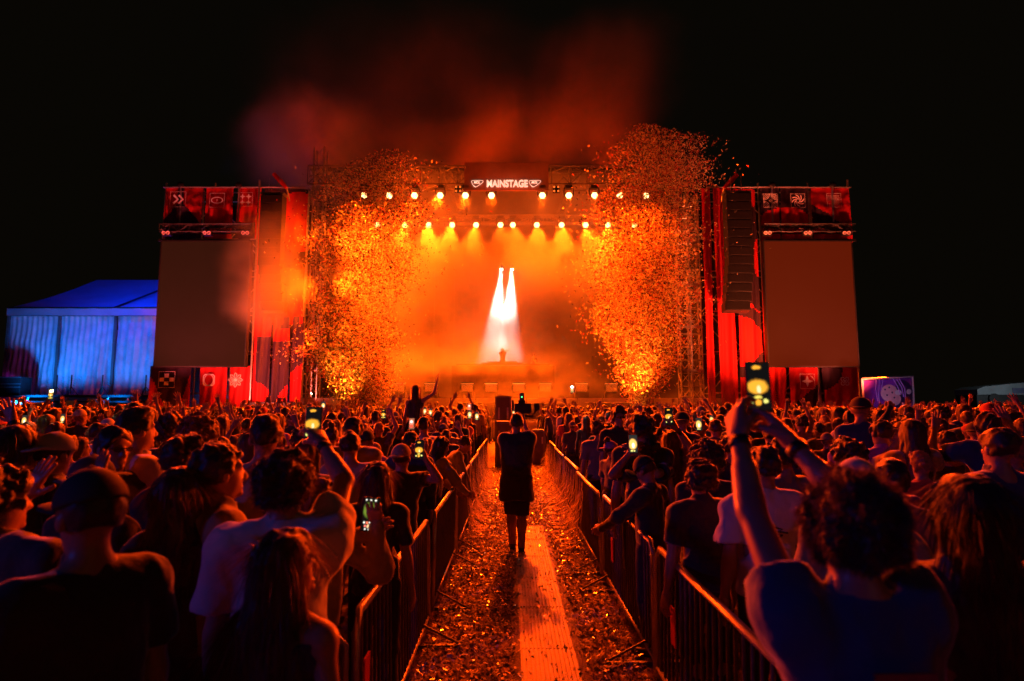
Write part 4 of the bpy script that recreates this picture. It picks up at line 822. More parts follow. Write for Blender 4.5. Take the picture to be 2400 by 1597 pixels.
def hair_field(sp, res, seed):
    kind = sp.get('hair', 'short')
    if kind == 'none': return None
    Rm, T = rot_about((sp.get('hy', 0), sp.get('hp', 0))); c0 = T((0, -.014, 1.66)); RT = Rm.T
    F = Field((-.24, -.36, .95 if kind in ('long', 'verylong', 'sweep') else 1.36), (.24, .24, 1.95), res)
    th = dict(short=.016, fade=.013, curly=.028, afro=.06, long=.022, verylong=.024, bun=.015, tail=.014, quiff=.018, under=.008, sweep=.02, hood=.03)[kind]
    r = np.array([.076, .097, .094]) + th; F.ell(T((0, -.014, 1.66)), r, .01, Rm=RT)
    if kind == 'quiff': F.ell(T((0, .045, 1.755)), (.062, .07, .035), .04, Rm=RT)
    if kind == 'fade': F.ell(T((0, .01, 1.735)), (.066, .085, .045), .02, Rm=RT)
    n = RT @ np.array([0, 0, 1.]); f = RT
    def face_cut(X, Y, Z):
        P = [X - c0[0], Y - c0[1], Z - c0[2]]; q = [Rm[0][i] * P[0] + Rm[1][i] * P[1] + Rm[2][i] * P[2] for i in range(3)]
        fr = q[1] * .86 - q[2] * .52 - (.052 if kind not in ('curly', 'afro') else .06)      # hairline over the brow and in front of the ears
        if kind in ('short', 'fade', 'quiff', 'under', 'bun', 'tail', 'curly', 'afro'): fr = np.maximum(fr, -q[2] - (.075 if kind in ('curly', 'afro') else .062) + .25 * np.abs(q[0]) * (kind == 'fade'))
        return fr
    F.cut(face_cut)
    if kind in ('long', 'verylong', 'sweep'):
        z1 = 1.22 if kind == 'long' else 1.05
        F.cone(T((0, -.055, 1.66)), (0, -.075, 1.48), .085, .082, .04, .95); F.cone((0, -.075, 1.48), (0, -.115, z1), .088, .055, .04, 1.5)
        for s in (-1, 1): F.cone(T((s * .075, -.01, 1.62)), (s * .10, -.05, 1.40), .026, .034, .03); F.cone((s * .10, -.05, 1.40), (s * .085, -.09, z1 + .06), .034, .022, .03)
        if kind == 'sweep':
            for q in range(4): F.cone((-.02 - q * .05, -.09, 1.50 - q * .04), (-.12 - q * .045, -.15, 1.22 - q * .05), .05, .03, .05)
    if kind == 'bun': F.ell(T((0, -.07, 1.785)), (.048, .048, .042), .015)
    if kind == 'tail': F.cone(T((0, -.10, 1.72)), T((0, -.16, 1.66)), .022, .03, .01); F.cone(T((0, -.16, 1.66)), (.01, -.15, 1.36), .034, .016, .02)
    amp, fq = dict(short=(.0045, 55), fade=(.003, 60), curly=(.0085, 70), afro=(.010, 66), long=(.0028, 85), verylong=(.003, 80), bun=(.004, 60), tail=(.004, 60), quiff=(.007, 45), under=(.002, 50), sweep=(.004, 75), hood=(.006, 20))[kind]
    F.disp(amp, fq, seed, .22 if kind in ('long', 'verylong', 'sweep', 'tail') else 1.0)
    return F
def strands(V, Q, n, L, seed, flow=False):
    """fine loose hairs standing off the mass"""
    if n == 0: return np.zeros((0, 3)), np.zeros((0, 4), int)
    rg = np.random.default_rng(seed); a, b, c = V[Q[:, 0]], V[Q[:, 1]], V[Q[:, 3]]; N = np.cross(b - a, c - a); N /= np.linalg.norm(N, axis=1)[:, None] + 1e-9
    if flow:
        side_ = np.flatnonzero(N[:, 2] < .72)
        i = side_[rg.integers(0, len(side_), n)]
    else: i = rg.integers(0, len(Q), n)
    p = (V[Q[i, 0]] + V[Q[i, 2]]) / 2; Ni = N[i]; dn = np.array([0, 0, -1.]) - Ni * (-Ni[:, 2:3])
    if flow:
        rad = p - np.array([0, -.02, 0]); rad[:, 2] = 0; rad /= np.linalg.norm(rad, axis=1)[:, None] + 1e-9
        d = dn + Ni * .06 + rad * (np.clip(Ni[:, 2:3], 0, 1) ** 2) * .9 + rg.normal(0, .08, (n, 3))
    else: d = Ni * .75 + rg.normal(0, .55, (n, 3)); d[:, 2] -= .25
    d /= np.linalg.norm(d, axis=1)[:, None] + 1e-9
    l = (L * rg.uniform(.4, 1.3, n))[:, None]; w = np.cross(d, rg.normal(0, 1, (n, 3))); w /= np.linalg.norm(w, axis=1)[:, None] + 1e-9; w *= .0008
    cu = rg.normal(0, .30 if not flow else .12, (n, 3)); P = [p - Ni * .003]
    for k in range(4):
        P.append(P[-1] + d * l / 4); d = d + cu * (1 if k % 2 else -.4) + np.array([0, 0, -.18 if not flow else -.10]); d /= np.linalg.norm(d, axis=1)[:, None] + 1e-9
    VV = np.stack([q + w * f * s for q, f in zip(P, (1, 1, .9, .7, .2)) for s in (-1, 1)], 1).reshape(-1, 3); b_ = np.arange(n)[:, None] * 10
    return VV, np.concatenate([b_ + [[2 * k, 2 * k + 1, 2 * k + 3, 2 * k + 2]] for k in range(4)])
def cat_(Vs, Qs):
    n = 0; o = []
    for v, q in zip(Vs, Qs): o.append(q + n); n += len(v)
    return np.concatenate(Vs), np.concatenate(o)
def shirt_field(sp, A, res, seed):
    w = .87 if sp.get('fem') else 1.0; b = sp.get('bulk', 1.0); t = sp.get('loose', .020); hem = sp.get('hem', .90); kind = sp.get('gar', 'tee')
    F = Field((-.75, -.32, .38), (.75, .55, 2.1), res)
    F.cone((0, 0, 1.30), (0, 0, 1.14), .150 * w * b + t, .134 * w * b + t, .05, 1.40); F.cone((-.11 * w, -.005, 1.385), (.11 * w, -.005, 1.385), .078 + t * .7, .078 + t * .7, .06, 1.12)
    F.cone((0, 0, 1.14), (0, -.01, hem - .03), .130 * w * b + t, .155 * b + t * 1.3, .05, 1.35)
    if kind != 'tank':
        fr = dict(tee=.62, long=1.0, polo=.55)[kind if kind in ('tee', 'long', 'polo') else 'tee']
        for s in (-1, 1):
            F.cone((s * .03, -.015, 1.470), (s * .14 * w, -.01, 1.42), .035 + t * .5, .045 + t * .7, .05)
            sh, el, wr, _, _ = A[s]; F.ell(sh, (.056 + t,) * 3, .05)
            if fr < 1:
                f2 = sp.get('slv', fr if el[2] < 1.45 else .42); e = sh + (el - sh) * f2; F.cone(sh, e, .058 + t, .052 + t * 1.3, .03); dd = nrm(el - sh); e2 = e + dd * .02; k_ = F.sub(e2 - .13, e2 + .13)
                if k_ is not None:
                    sl, (X, Y, Z) = k_; pl = (X - e2[0]) * dd[0] + (Y - e2[1]) * dd[1] + (Z - e2[2]) * dd[2]; ball = np.sqrt((X - e2[0]) ** 2 + (Y - e2[1]) ** 2 + (Z - e2[2]) ** 2) - .115
                    v = F.v[sl]; F.v[sl] = np.where(ball < 0, np.maximum(v, np.minimum(pl, -ball)), v)
            else: F.cone(sh, el, .056 + t, .046 + t, .03); F.cone(el, wr, .046 + t, .032 + t * .6, .03)
    else:
        F.cut(lambda X, Y, Z: Z - 1.40 + .0 * X); 
    if kind in ('polo', 'hoodie'): F.cone((0, -.02, 1.465), (0, -.012, 1.51), .074, .07, .015)
    if kind == 'hoodie': F.ell((0, -.10, 1.45), (.10, .055, .055), .04)
    if kind == 'tee': 
        F.cone((0, -.01, 1.47), (0, .01, 1.50), .066, .064, .015)
    F.disp(sp.get('fold', .0062), 12, seed); F.disp(.0022, 30, seed + 5, .45); F.cut(lambda X, Y, Z: hem - Z + .012 * np.sin(X * 17 + seed))
    if kind in ('tee', 'polo', 'hoodie', 'long', 'tank'): F.ell((0, .03, 1.56), (.058, .06, .075), .001, op='s')
    return F
def trouser_field(sp, res):
    b = sp.get('bulk', 1.0); F = Field((-.36, -.25, .0), (.36, .6, 1.12), res); F.cone((0, 0, 1.04), (0, -.01, .96), .130 * b, .166 * b, .04, 1.35)
    cutz = dict(long=.10, shorts=.47)[sp.get('bot', 'long')]; ex = .018 if sp.get('bot', 'long') == 'long' else .035
    for s in (-1, 1):
        if sp.get('sit'): hip, kn, an = (s * .1, 0, .93), (s * .17, .36, .90), (s * .15, .40, .52)
        else:
            st = sp.get('stride', 0) * s; hip = (s * .088, 0, .92); kn = (s * .095 + sp.get('kx', 0) * s, .02 + st * .5, .50); an = (s * .10 + sp.get('kx', 0) * s * 1.6, -.02 + st, .085)
        F.cone(hip, kn, .088 + ex * .6, .060 + ex, .03); F.cone(kn, an, .062 + ex * .7, .046 + ex * .6, .02)
    F.disp(.003, 16, 4)
    if not sp.get('sit'): F.cut(lambda X, Y, Z: cutz - Z)
    return F
def cap_mesh(sp, back):
    Rm, T = rot_about((sp.get('hy', 0), sp.get('hp', 0))); F = Field((-.26, -.28, 1.50), (.26, .28, 1.88), .0085); RT = Rm.T
    F.ell(T((0, -.012, 1.665)), (.095, .115, .112), .01, Rm=RT); c0 = T((0, -.012, 1.662))
    def under(X, Y, Z):
        P = [X - c0[0], Y - c0[1], Z - c0[2]]; q = [Rm[0][i] * P[0] + Rm[1][i] * P[1] + Rm[2][i] * P[2] for i in range(3)]; return .005 - q[2] - .12 * q[1] * (1 if not back else -1)
    F.cut(under); y = -1 if back else 1
    F.ell(T((0, y * .135, 1.662)), (.072, .085, .013), .008, Rm=RT); F.ell(T((0, -.012, 1.778)), (.010, .010, .008), .004)
    return F.mesh()
VAR = {}
def person_meshes(key, sp, res, hres, seed, nstr, hands=True, hsres=.0055):
    if key in VAR: return VAR[key]
    hh = 2.14 if not sp.get('tall') else 2.3
    F = Field((-.78, -.30, -.02), (.78, .62, hh), res); A = build_body(F, sp); V, Q = F.mesh()
    V, Q = arm_hands(V, Q, sp, A, hsres, hands); out = {}
    # shoes are the feet of the same skin
    cz = V[Q].mean(1); mi = ((cz[:, 2] < .095) & (not sp.get('sit'))).astype(int)
    out['body'] = np_mesh('person_body', V, Q, [M['skin'], M['shoe']], mi)
    hf = hair_field(sp, hres, seed)
    if hf is not None:
        hv, hq = hf.mesh(); sv, sq = strands(hv, hq, nstr, dict(curly=.027, afro=.034, long=.11, verylong=.13, sweep=.15, quiff=.03).get(sp.get('hair', 'short'), .018), seed, sp.get('hair') in ('long', 'verylong', 'sweep', 'tail'))
        hv, hq = cat_([hv, sv], [hq, sq]); out['hair'] = np_mesh('hair', hv, hq, [M[sp.get('hcol', 'hair')]])
    sf = shirt_field(sp, A, max(res, .012), seed); v, q = sf.mesh(); out['shirt'] = np_mesh('shirt', v, q, [M['shirt']])
    v, q = trouser_field(sp, max(res, .016)).mesh(); out['trousers'] = np_mesh('trousers', v, q, [M[sp.get('bmat', 'trousers')]])
    if sp.get('cap'): v, q = cap_mesh(sp, sp['cap'] == 'back'); out['cap'] = np_mesh('cap', v, q, [M['cap']])
    if sp.get('glasses'):
        Rm, T = rot_about((sp.get('hy', 0), sp.get('hp', 0))); mb = MB()
        for s in (-1, 1):
            pts = [T((s * (.034 + .024 * math.cos(a)), .108 - .02 * abs(math.cos(a)) * (math.cos(a) > 0), 1.642 + .016 * math.sin(a))) for a in [2 * math.pi * k / 10 for k in range(10)]]; pts2 = [np.array(p) + Rm @ np.array([0, -.006, 0]) for p in pts]
            mb.add(pts + pts2, [tuple(range(10)), tuple(range(19, 9, -1))] + [(i, 10 + i, 10 + (i + 1) % 10, (i + 1) % 10) for i in range(10)]); mb.tube([T((s * .06, .09, 1.647)), T((s * .084, .0, 1.640))], .003, 5)
        mb.tube([T((-.012, .108, 1.648)), T((.012, .108, 1.648))], .003, 5); me = bpy.data.meshes.new('sunglasses'); me.from_pydata([tuple(v) for v in mb.v], [], mb.f); me.materials.append(M['glass']); out['sunglasses'] = me
    out['A'] = A; VAR[key] = out; return out
PEOPLE = []
COL = dict(black=(.02, .02, .022), charcoal=(.05, .05, .055), white=(.45, .45, .46), grey=(.14, .14, .15), blue=(.015, .045, .13), navy=(.02, .03, .09), olive=(.20, .18, .09), red=(.45, .04, .03), cream=(.34, .29, .21), purple=(.34, .10, .42), green=(.06, .14, .07))
def place(meshes, base, yaw, sc, shirt, label, group=None, capc=None, tilt=0):
    o = bpy.data.objects.new('person', meshes['body']); C.objects.link(o); o.location = base; o.rotation_euler = (tilt, 0, -yaw); o.scale = (sc,) * 3
    tag(o, label, 'person', group)
    for k in ('hair', 'shirt', 'trousers', 'cap', 'sunglasses'):
        if k in meshes:
            c = bpy.data.objects.new(k, meshes[k]); C.objects.link(c); c.parent = o
            if k == 'shirt': c.color = (*COL[shirt], 1)
            if k == 'cap': c.color = (*COL[capc or 'white'], 1)
    PEOPLE.append((base[0], base[1])); return o
def phone(p, yaw, tilt=-.1, label='', lit='stage', s=1.0, roll=0, torch=None):
    t = empty('phone', p, label=label, cat='phone', group='lit phones held up in the crowd'); t.rotation_euler = (tilt, roll, -yaw); t.scale = (s,) * 3
    m = MB(); m.box((-.0375, .0, -.077), (.0375, .008, .077)); m.build('phone_case', M['phone'], t, bevel=.004)
    m = MB(); m.add([(-.0345, -.001, -.073), (.0345, -.001, -.073), (.0345, -.001, .073), (-.0345, -.001, .073)], [(0, 1, 2, 3)]); m.build('screen', SCR[lit], t)
    return t
def screen_mat(name, blobs, bg, est):
    m = bpy.data.materials.new(name); m.use_nodes = True; nt = m.node_tree; b = nt.nodes['Principled BSDF']; tc = nt.nodes.new('ShaderNodeTexCoord'); cur = None
    nz = nt.nodes.new('ShaderNodeTexNoise'); nz.inputs['Scale'].default_value = 90; nt.links.new(tc.outputs['Object'], nz.inputs['Vector'])
    ad = nt.nodes.new('ShaderNodeVectorMath'); ad.operation = 'MULTIPLY_ADD'; nt.links.new(nz.outputs['Color'], ad.inputs[0]); ad.inputs[1].default_value = (.008, 0, .008); nt.links.new(tc.outputs['Object'], ad.inputs[2])
    prev = None
    for (x, z, rx, rz, col) in blobs:
        v = nt.nodes.new('ShaderNodeVectorMath'); v.operation = 'SUBTRACT'; nt.links.new(ad.outputs[0], v.inputs[0]); v.inputs[1].default_value = (x, 0, z)
        d = nt.nodes.new('ShaderNodeVectorMath'); d.operation = 'DIVIDE'; nt.links.new(v.outputs[0], d.inputs[0]); d.inputs[1].default_value = (rx, 1, rz)
        l = nt.nodes.new('ShaderNodeVectorMath'); l.operation = 'LENGTH'; nt.links.new(d.outputs[0], l.inputs[0])
        mr = nt.nodes.new('ShaderNodeMapRange'); mr.inputs[1].default_value = 1.15; mr.inputs[2].default_value = .8; nt.links.new(l.outputs['Value'], mr.inputs[0])
        mx = nt.nodes.new('ShaderNodeMix'); mx.data_type = 'RGBA'; nt.links.new(mr.outputs[0], mx.inputs[0]); mx.inputs[7].default_value = (*col, 1)
        if prev is None: mx.inputs[6].default_value = (*bg, 1)
        else: nt.links.new(prev, mx.inputs[6])
        prev = mx.outputs[2]
    nt.links.new(prev, b.inputs['Emission Color']); b.inputs['Emission Strength'].default_value = est; b.inputs['Base Color'].default_value = (.01, .01, .01, 1); b.inputs['Roughness'].default_value = .2
    return m
O_ = (1, .42, .03); Yw = (.9, .85, .2); Wh = (1, .95, .8)
SCR = dict(
    stage=screen_mat('phone_screen_stage', [(0, .002, .031, .022, O_), (.004, -.006, .006, .012, (1, .85, .4)), (0, .062, .014, .006, O_), (-.022, -.044, .006, .006, Yw), (0, -.046, .010, .009, O_), (.022, -.042, .007, .006, Yw), (0, -.030, .012, .005, (.9, .7, .1))], (.004, .004, .004), 1.3),
    bright=screen_mat('phone_screen_bright', [(0, .0, .034, .045, (1, .55, .12)), (.004, -.01, .012, .022, Wh), (-.01, -.055, .01, .006, Yw), (.012, -.056, .008, .006, Yw)], (.02, .02, .02), 1.5),
    white=screen_mat('phone_screen_white', [(0, .02, .03, .04, (1, .25, .15)), (0, .03, .02, .02, Wh), (0, -.03, .028, .02, (1, .1, .05))], (.3, .1, .05), 1.3),
    green=screen_mat('phone_screen_green', [(0, .022, .030, .036, (.13, .20, .02)), (.016, -.006, .014, .022, (1, .25, .03)), (-.02, -.035, .005, .005, Wh), (-.006, -.035, .005, .006, (1, .2, .1)), (.008, -.035, .006, .005, Wh), (.022, -.036, .005, .006, (1, .15, .1)), (-.014, -.05, .005, .005, (1, .2, .15)), (0, -.05, .006, .008, (1, .6, .3)), (.015, -.05, .005, .005, Wh), (-.012, -.064, .004, .005, Wh), (.004, -.065, .004, .005, Wh), (.018, -.064, .004, .005, (1, .2, .1)), (-.022, .067, .004, .004, Wh), (0, .067, .005, .004, Wh), (.022, .067, .005, .004, Wh)], (.003, .003, .003), 1.5))
# ---------------------------------------------------------------- the people one can tell apart
def local(P, base, yaw, sc):
    d = Vector(P) - Vector(base); d = Matrix.Rotation(yaw, 3, 'Z') @ d; return np.array(d) / sc
HN = 0
def hero(label, x, top, Y, yaw=0, shirt='black', capc=None, lean=0, res=.014, nstr=700, hairtop=0, R_=None, L_h=None, zb=None, ph=None, **sp):
    """x, top: where the photograph shows the crown of the head; Y its distance; yaw in degrees to the right"""
    global HN; HN += 1; p = at(x, top, Y); hk = sp.get('hair', 'short'); ht = 1.755 + dict(curly=.03, afro=.065, bun=.08, quiff=.03, fade=.02).get(hk, .01) + (.02 if sp.get('cap') else 0)
    ya = R(yaw); g = gz(Y) if zb is None else zb
    sc = (p.z - g) / ht if zb is None else sp.pop('sc', .95)
    if zb is not None: g = p.z - ht * sc
    if lean: sc = sp.pop('sc', .95); dx = ht * sc * math.sin(R(lean)); p = Vector((p.x - dx * math.sin(ya), Y - dx * math.cos(ya), 0))
    base = Vector((p.x, p.y, g)); arms = {}
    for k, t in (('r', R_), ('l', L_h)):
        if t is not None:
            w = at(*t[:3]); arms[k] = local(w, base, ya, sc); arms['h' + k] = t[3]
            if len(t) > 4: arms['e' + k] = np.array(Matrix.Rotation(ya, 3, 'Z') @ Vector(t[4]))
            if len(t) > 5: arms['n' + k] = np.array(Matrix.Rotation(ya, 3, 'Z') @ Vector(t[5]))
    sp['arms'] = arms
    me = person_meshes(('h', HN), sp, res, .0075 if Y < 3 else .010, HN, nstr)
    o = place(me, base, ya, sc, shirt, label, None, capc)
    if lean: o.rotation_euler = (Matrix.Rotation(-ya, 4, 'Z') @ Matrix.Rotation(-R(lean), 4, 'X')).to_euler()
    return o, me['A'], base, ya, sc
def on_wrist(h, s, name='wristband'):
    o, A, base, ya, sc = h; sh, el, wr, _, _ = A[s]; d = nrm(wr - el); a = wr - d * .045; b = wr - d * .015; m = MB(); m.tube([a, b], .033, 12); m.build(name, M['strap'], o, smooth=True)

# --- tent side, foreground
hero('large man in black with a dark peaked cap pointing left, at the lower tent side', 222, 1089, 1.85, -62, 'black', 'black', hair='under', cap='front', pose='down', hp=.12, res=.010, bulk=1.1, nstr=300)
h = hero('man in a loose pale shirt filming with one raised arm, his back to us', 671, 1051, 2.35, -6, 'white', hair='curly', pose='down', R_=(756, 1040, 2.72, 'grip', (1, -.2, -.2), (-.7, .7, 0)), res=.009, loose=.028, fold=.009, nstr=6000, bulk=.98)
on_wrist(h, 1, 'watch'); phone(at(734, 993, 2.80), 0, -.12, 'phone held high by the man in the loose pale shirt', 'stage')
h = hero('young woman with a claw clip and long loose hair, bare shoulders, lowest by the barrier', 683, 1241, 2.0, 24, 'black', hair='sweep', hcol='brown', fem=1, gar='tank', pose='down', hy=.35, hp=-.06, res=.009, nstr=7000, hem=.9)
o = h[0]; mb = MB()
for k in range(7):
    a = -.5 + k * .17; 
    for s in (-1, 1): mb.tube([(s * .004 - .03, -.115, 1.715 + .0 * k), (s * .022 - .03, -.14, 1.735 - k * .012), (s * .012 - .03, -.118, 1.70 - k * .014)], .0035, 5)
mb.tube([(-.03, -.125, 1.745), (-.03, -.128, 1.64)], .007, 6); mb.build('claw_clip', M['plastic'], o, smooth=True)
hero('long-haired woman in black with a red lit parting, behind the man in the peaked cap', 428, 1097, 2.65, 4, 'black', hair='long', fem=1, pose='down', res=.011, nstr=5000, arms=None)
hero('short-haired man in profile wearing a pale polo with upturned collar', 522, 1038, 2.75, 52, 'olive', hair='short', gar='hoodie', pose='down', res=.010, nstr=500)
hero('man with thick tousled hair looking ahead, between the curly head and the profile man', 431, 1018, 3.35, 8, 'black', hair='quiff', pose='down', res=.011, nstr=900)
hero('man in a backwards white cap and pale printed T-shirt near the picture edge', 128, 1008, 3.7, 18, 'grey', 'white', hair='under', cap='back', hp=.18, pose='down', res=.012, nstr=200)
hero('man in narrow sunglasses turned round towards us beside the white cap', 270, 1000, 3.7, 118, 'black', hair='short', glasses=1, pose='down', hp=.05, res=.009, nstr=400)
hero('tall man with cropped hair in profile wearing a pale blue T-shirt', 326, 954, 4.0, 40, 'white', hair='fade', pose='down', res=.010, nstr=400)
hero('curly haired young man behind the tall man in pale blue', 404, 965, 5.1, 10, 'black', hair='curly', pose='down', nstr=1500)
hero('young man with a mop of loose curls next to the other curly head', 470, 966, 4.9, 0, 'black', hair='afro', hcol='brown', pose='down', nstr=1800)
hero('dark-haired person cut off by the picture edge, just left of the peaked cap', 4, 1085, 2.3, 30, 'charcoal', hair='curly', pose='bent', res=.011, nstr=900)
hero('woman with long straight hair by the picture edge below the raised hand', 46, 1002, 3.6, 35, 'charcoal', hair='verylong', fem=1, pose='down', res=.011, nstr=1600)
h = hero('person mostly beyond the picture edge raising one open hand with a wristband', -70, 1010, 4.1, 5, 'black', hair='short', pose='down', R_=(30, 985, 4.35, 'spread', (.6, -.2, -1), (0, 1, .1)), res=.012, nstr=100)
on_wrist(h, 1)
hero('person in a brimless red lit cap behind the man in the peaked cap', 224, 1062, 3.0, 12, 'black', 'charcoal', hair='under', cap='front', pose='down', res=.012, nstr=100)
hero('man with a neat fade in a white shirt left of the raised phone', 625, 971, 3.75, -24, 'cream', hair='fade', pose='down', res=.011, nstr=400)
h = hero('short person in an olive jacket leaning on the barrier with a green lit phone', 752, 1126, 3.15, 38, 'olive', hair='quiff', hcol='brown', gar='long', pose='down', R_=(880, 1236, 3.0, 'grip', (1, 0, -1), (-.3, 1, 0)), L_h=(858, 1246, 3.02, 'grip', (0, -.3, -1), (.5, 1, 0)), res=.011, nstr=700)
phone(at(868, 1205, 2.98), 6, -.15, 'phone with a green picture held low by the person in the olive jacket', 'green', roll=.12)
hero('woman with very long dark hair in front of the green lit phone', 885, 1084, 3.9, -4, 'black', hair='verylong', fem=1, pose='down', res=.011, nstr=5000)
h = hero('person in a pale patterned cap filming over the barrier', 942, 1037, 5.4, 14, 'black', 'cream', hair='under', cap='back', pose='down', R_=(994, 1070, 5.15, 'grip', (1, 0, -1), (-.6, 1, 0)), res=.014, nstr=200)
phone(at(983, 1054, 5.05), 0, -.1, 'phone held up by the person in the patterned cap', 'stage')
hero('broad man in a pale shirt seen from behind, shaved head, beside the far barrier', 822, 1011, 5.3, 0, 'cream', hair='short', pose='down', nstr=300)
hero('person slumped over the barrier rail, arms hanging into the lane', 1101, 1033, 9.4, 75, 'grey', lean=34, sc=.97, hair='short', gar='long', pose='rail', nstr=400)
hero('person in a pale patterned jacket reaching over the barrier', 1040, 1062, 7.6, 60, 'cream', lean=12, sc=.88, hair='long', fem=1, gar='long', pose='rail', nstr=600)
h = hero('woman sitting on shoulders above the crowd with long hair, one bent arm raised', 975, 903, 12.0, 0, 'black', zb=0, sc=.93, hair='verylong', fem=1, sit=1, gar='tank', pose='down', arms=None, R_=(1024, 893, 12.0, 'open', (.8, 0, -1), (1, .3, 0)), res=.012, nstr=300)
hero('man carrying the woman with the raised arm on his shoulders', 975, 985, 12.08, 0, 'charcoal', hair='short', pose='bent', nstr=100)
hero('performer behind the raised table in the white beams with one elbow lifted', 1178, 816, 41.6, 180, 'black', zb=0, sc=1.0, hair='short', pose='down', R_=(1176, 822, 41.4, 'open', (1, 0, 0)), L_h=(1188, 822, 41.3, 'open', (-1, 0, .1)), nstr=0, res=.02)
hero('second dim figure standing on the stage beside the performer table', 1251, 829, 42.2, 180, 'black', zb=0, sc=.97, hair='curly', pose='down', nstr=0, res=.02)
# --- cameraman
h = hero('cameraman in a long black T-shirt and black shorts walking up the lane', 1211, 968, 8.35, -2, 'black', hair='fade', bot='shorts', bmat='dark', pose='film', stride=-.11, kx=-.03, legb=1.25, loose=.030, hem=.66, bulk=1.25, res=.011, nstr=500, R_=(1228, 990, 8.7, 'grip', (.38, 0, -1)), L_h=(1212, 992, 8.7, 'grip', (-.38, 0, -1)))
p = at(1223, 962, 8.8); t = empty('gimbal_camera', p, label='small camera on a gimbal held over the head of the cameraman', cat='camera'); t.scale = (1.45,) * 3
m = MB(); m.box((-.07, -.05, -.03), (.09, .06, .07)); m.box((-.10, -.03, .0), (-.075, .05, .10)); m.build('camera_body', M['black'], t, bevel=.006)
m = MB(); m.tube([(.02, .06, .02), (.02, .16, .02)], .038, 14); m.build('camera_lens', M['glass'], t, smooth=True)
m = MB(); m.tube([(0, 0, -.16), (0, 0, -.03)], .016, 8); m.tube([(0, 0, -.05), (.10, .02, -.06), (.14, .02, .0), (.14, .0, .06)], .013, 6); m.box((.12, -.03, .0), (.17, .03, .07)); m.build('gimbal_arm', M['black'], t)
m = MB(); m.box((-.035, -.03, .07), (.035, .02, .10)); m.tube([(0, 0, .10), (0, 0, .17)], .03, 8); m.build('receiver', M['black'], t, bevel=.005)
m = MB(); m.lathe((0, -.031, .13), [(0, -.006), (.006, -.004), (.007, 0)], 8, axis='Y'); m.build('indicator_light', M['green'], t)
# --- billboard side
h = hero('curly haired person in a blue jersey filming with both arms raised, largest on the right', 1990, 1108, 1.55, -2, 'blue', hair='curly', pose='down', L_h=(1728, 1012, 1.88, 'grip', (-1, -.3, -.4), (.9, .5, 0)), R_=(1838, 1016, 1.88, 'grip', (1, -.2, -.3), (-.9, .5, 0)), res=.008, nstr=14000, loose=.022, bulk=1.05, slv=.26)
on_wrist(h, -1, 'watch'); on_wrist(h, 1)
o = h[0]; m = MB(); m.box((-.07, -.178, .95), (.07, -.170, 1.37)); m.build('jersey_stripe', mat('red_jersey_stripe', (.16, .02, .02), .8, noise=.2), o)
phone(at(1778, 905, 2.0), 0, -.08, 'large phone held highest by the person in the blue jersey', 'stage', 1.05)
hero('broad person in black with long dark hair at the far right of the foreground', 2262, 1118, 1.95, 4, 'black', hair='verylong', fem=1, pose='down', res=.010, nstr=6000, hcol='raven', bulk=1.25)
hero('man in a white T-shirt with a black brush mark on the back', 1789, 1045, 3.55, 0, 'white', hair='short', pose='down', res=.010, nstr=500, loose=.028)
mb = MB(); o = PEOPLE_LAST = [ob for ob in C.objects if ob.name.startswith('person') and ob.parent is None][-1]
for pts in (((-.13, 1.33), (-.06, 1.345)), ((-.12, 1.30), (-.05, 1.33), (.02, 1.31), (-.02, 1.28), (-.10, 1.26), (-.02, 1.30), (.05, 1.29)), ((-.08, 1.27), (-.03, 1.25), (.02, 1.28)), ((-.05, 1.22), (-.02, 1.215))):
    mb.tube([(x, -.165 - .0 * abs(x), z) for x, z in pts], .010, 6, flat=.5)
mb.build('shirt_print', M['strap'], o)
hero('man in a white cap and grey shirt behind the person in the jersey', 2005, 1068, 2.75, 40, 'olive', 'white', hair='under', cap='front', pose='down', res=.011, nstr=200, hp=.1)
hero('dark-haired man just beyond the white cap', 2085, 1075, 3.3, 20, 'charcoal', hair='short', pose='down', nstr=400)
hero('big round dark head of curls leaning towards the barrier, billboard side', 1640, 1076, 3.9, -10, 'black', hair='curly', pose='down', res=.011, nstr=1400)
hero('person with thick hair behind the leaning curly head', 1655, 1028, 4.6, 0, 'black', hair='afro', pose='down', res=.012, nstr=1400)
hero('man in a wide dark sunhat bent over the barrier, billboard side', 1520, 1062, 5.0, -50, 'black', 'black', hair='under', cap='front', pose='rail', hp=.5, res=.012, nstr=100, gar='long')
hero('bare-headed tall man in black in front of the confetti jet', 1503, 966, 5.6, 0, 'black', hair='curly', pose='down', nstr=1200)
h = hero('person filming with a brightly lit phone near the hooded woman', 1522, 1018, 5.6, -8, 'black', hair='quiff', pose='down', L_h=(1476, 1062, 5.4, 'grip', (-1, 0, -1), (.8, .8, 0)), R_=(1494, 1064, 5.4, 'grip', (1, 0, -1), (-.8, .8, 0)), nstr=700)
phone(at(1484, 1040, 5.3), 0, -.1, 'bright phone beside the hooded woman', 'bright')
hero('woman with her hair under a smooth violet lit scarf, in profile', 1432, 1020, 7.9, 62, 'charcoal', 'purple', hair='bun', cap='back', fem=1, pose='down', nstr=50)
hero('person with big tousled hair just behind the violet scarf', 1402, 986, 9.0, 0, 'grey', hair='curly', hcol='brown', pose='down', nstr=1200)
hero('man in sunglasses turned to us, taller than the heads around, near the confetti jet', 1450, 952, 8.6, 170, 'black', hair='quiff', glasses=1, pose='down', nstr=200)
h = hero('person raising a phone in both thin arms before the right confetti jet', 1572, 1010, 5.9, 0, 'grey', hair='long', fem=1, pose='down', L_h=(1553, 1000, 5.6, 'grip', (-1, 0, -.5), (.8, .8, 0)), R_=(1583, 1000, 5.6, 'grip', (1, 0, -.5), (-.8, .8, 0)), nstr=300)
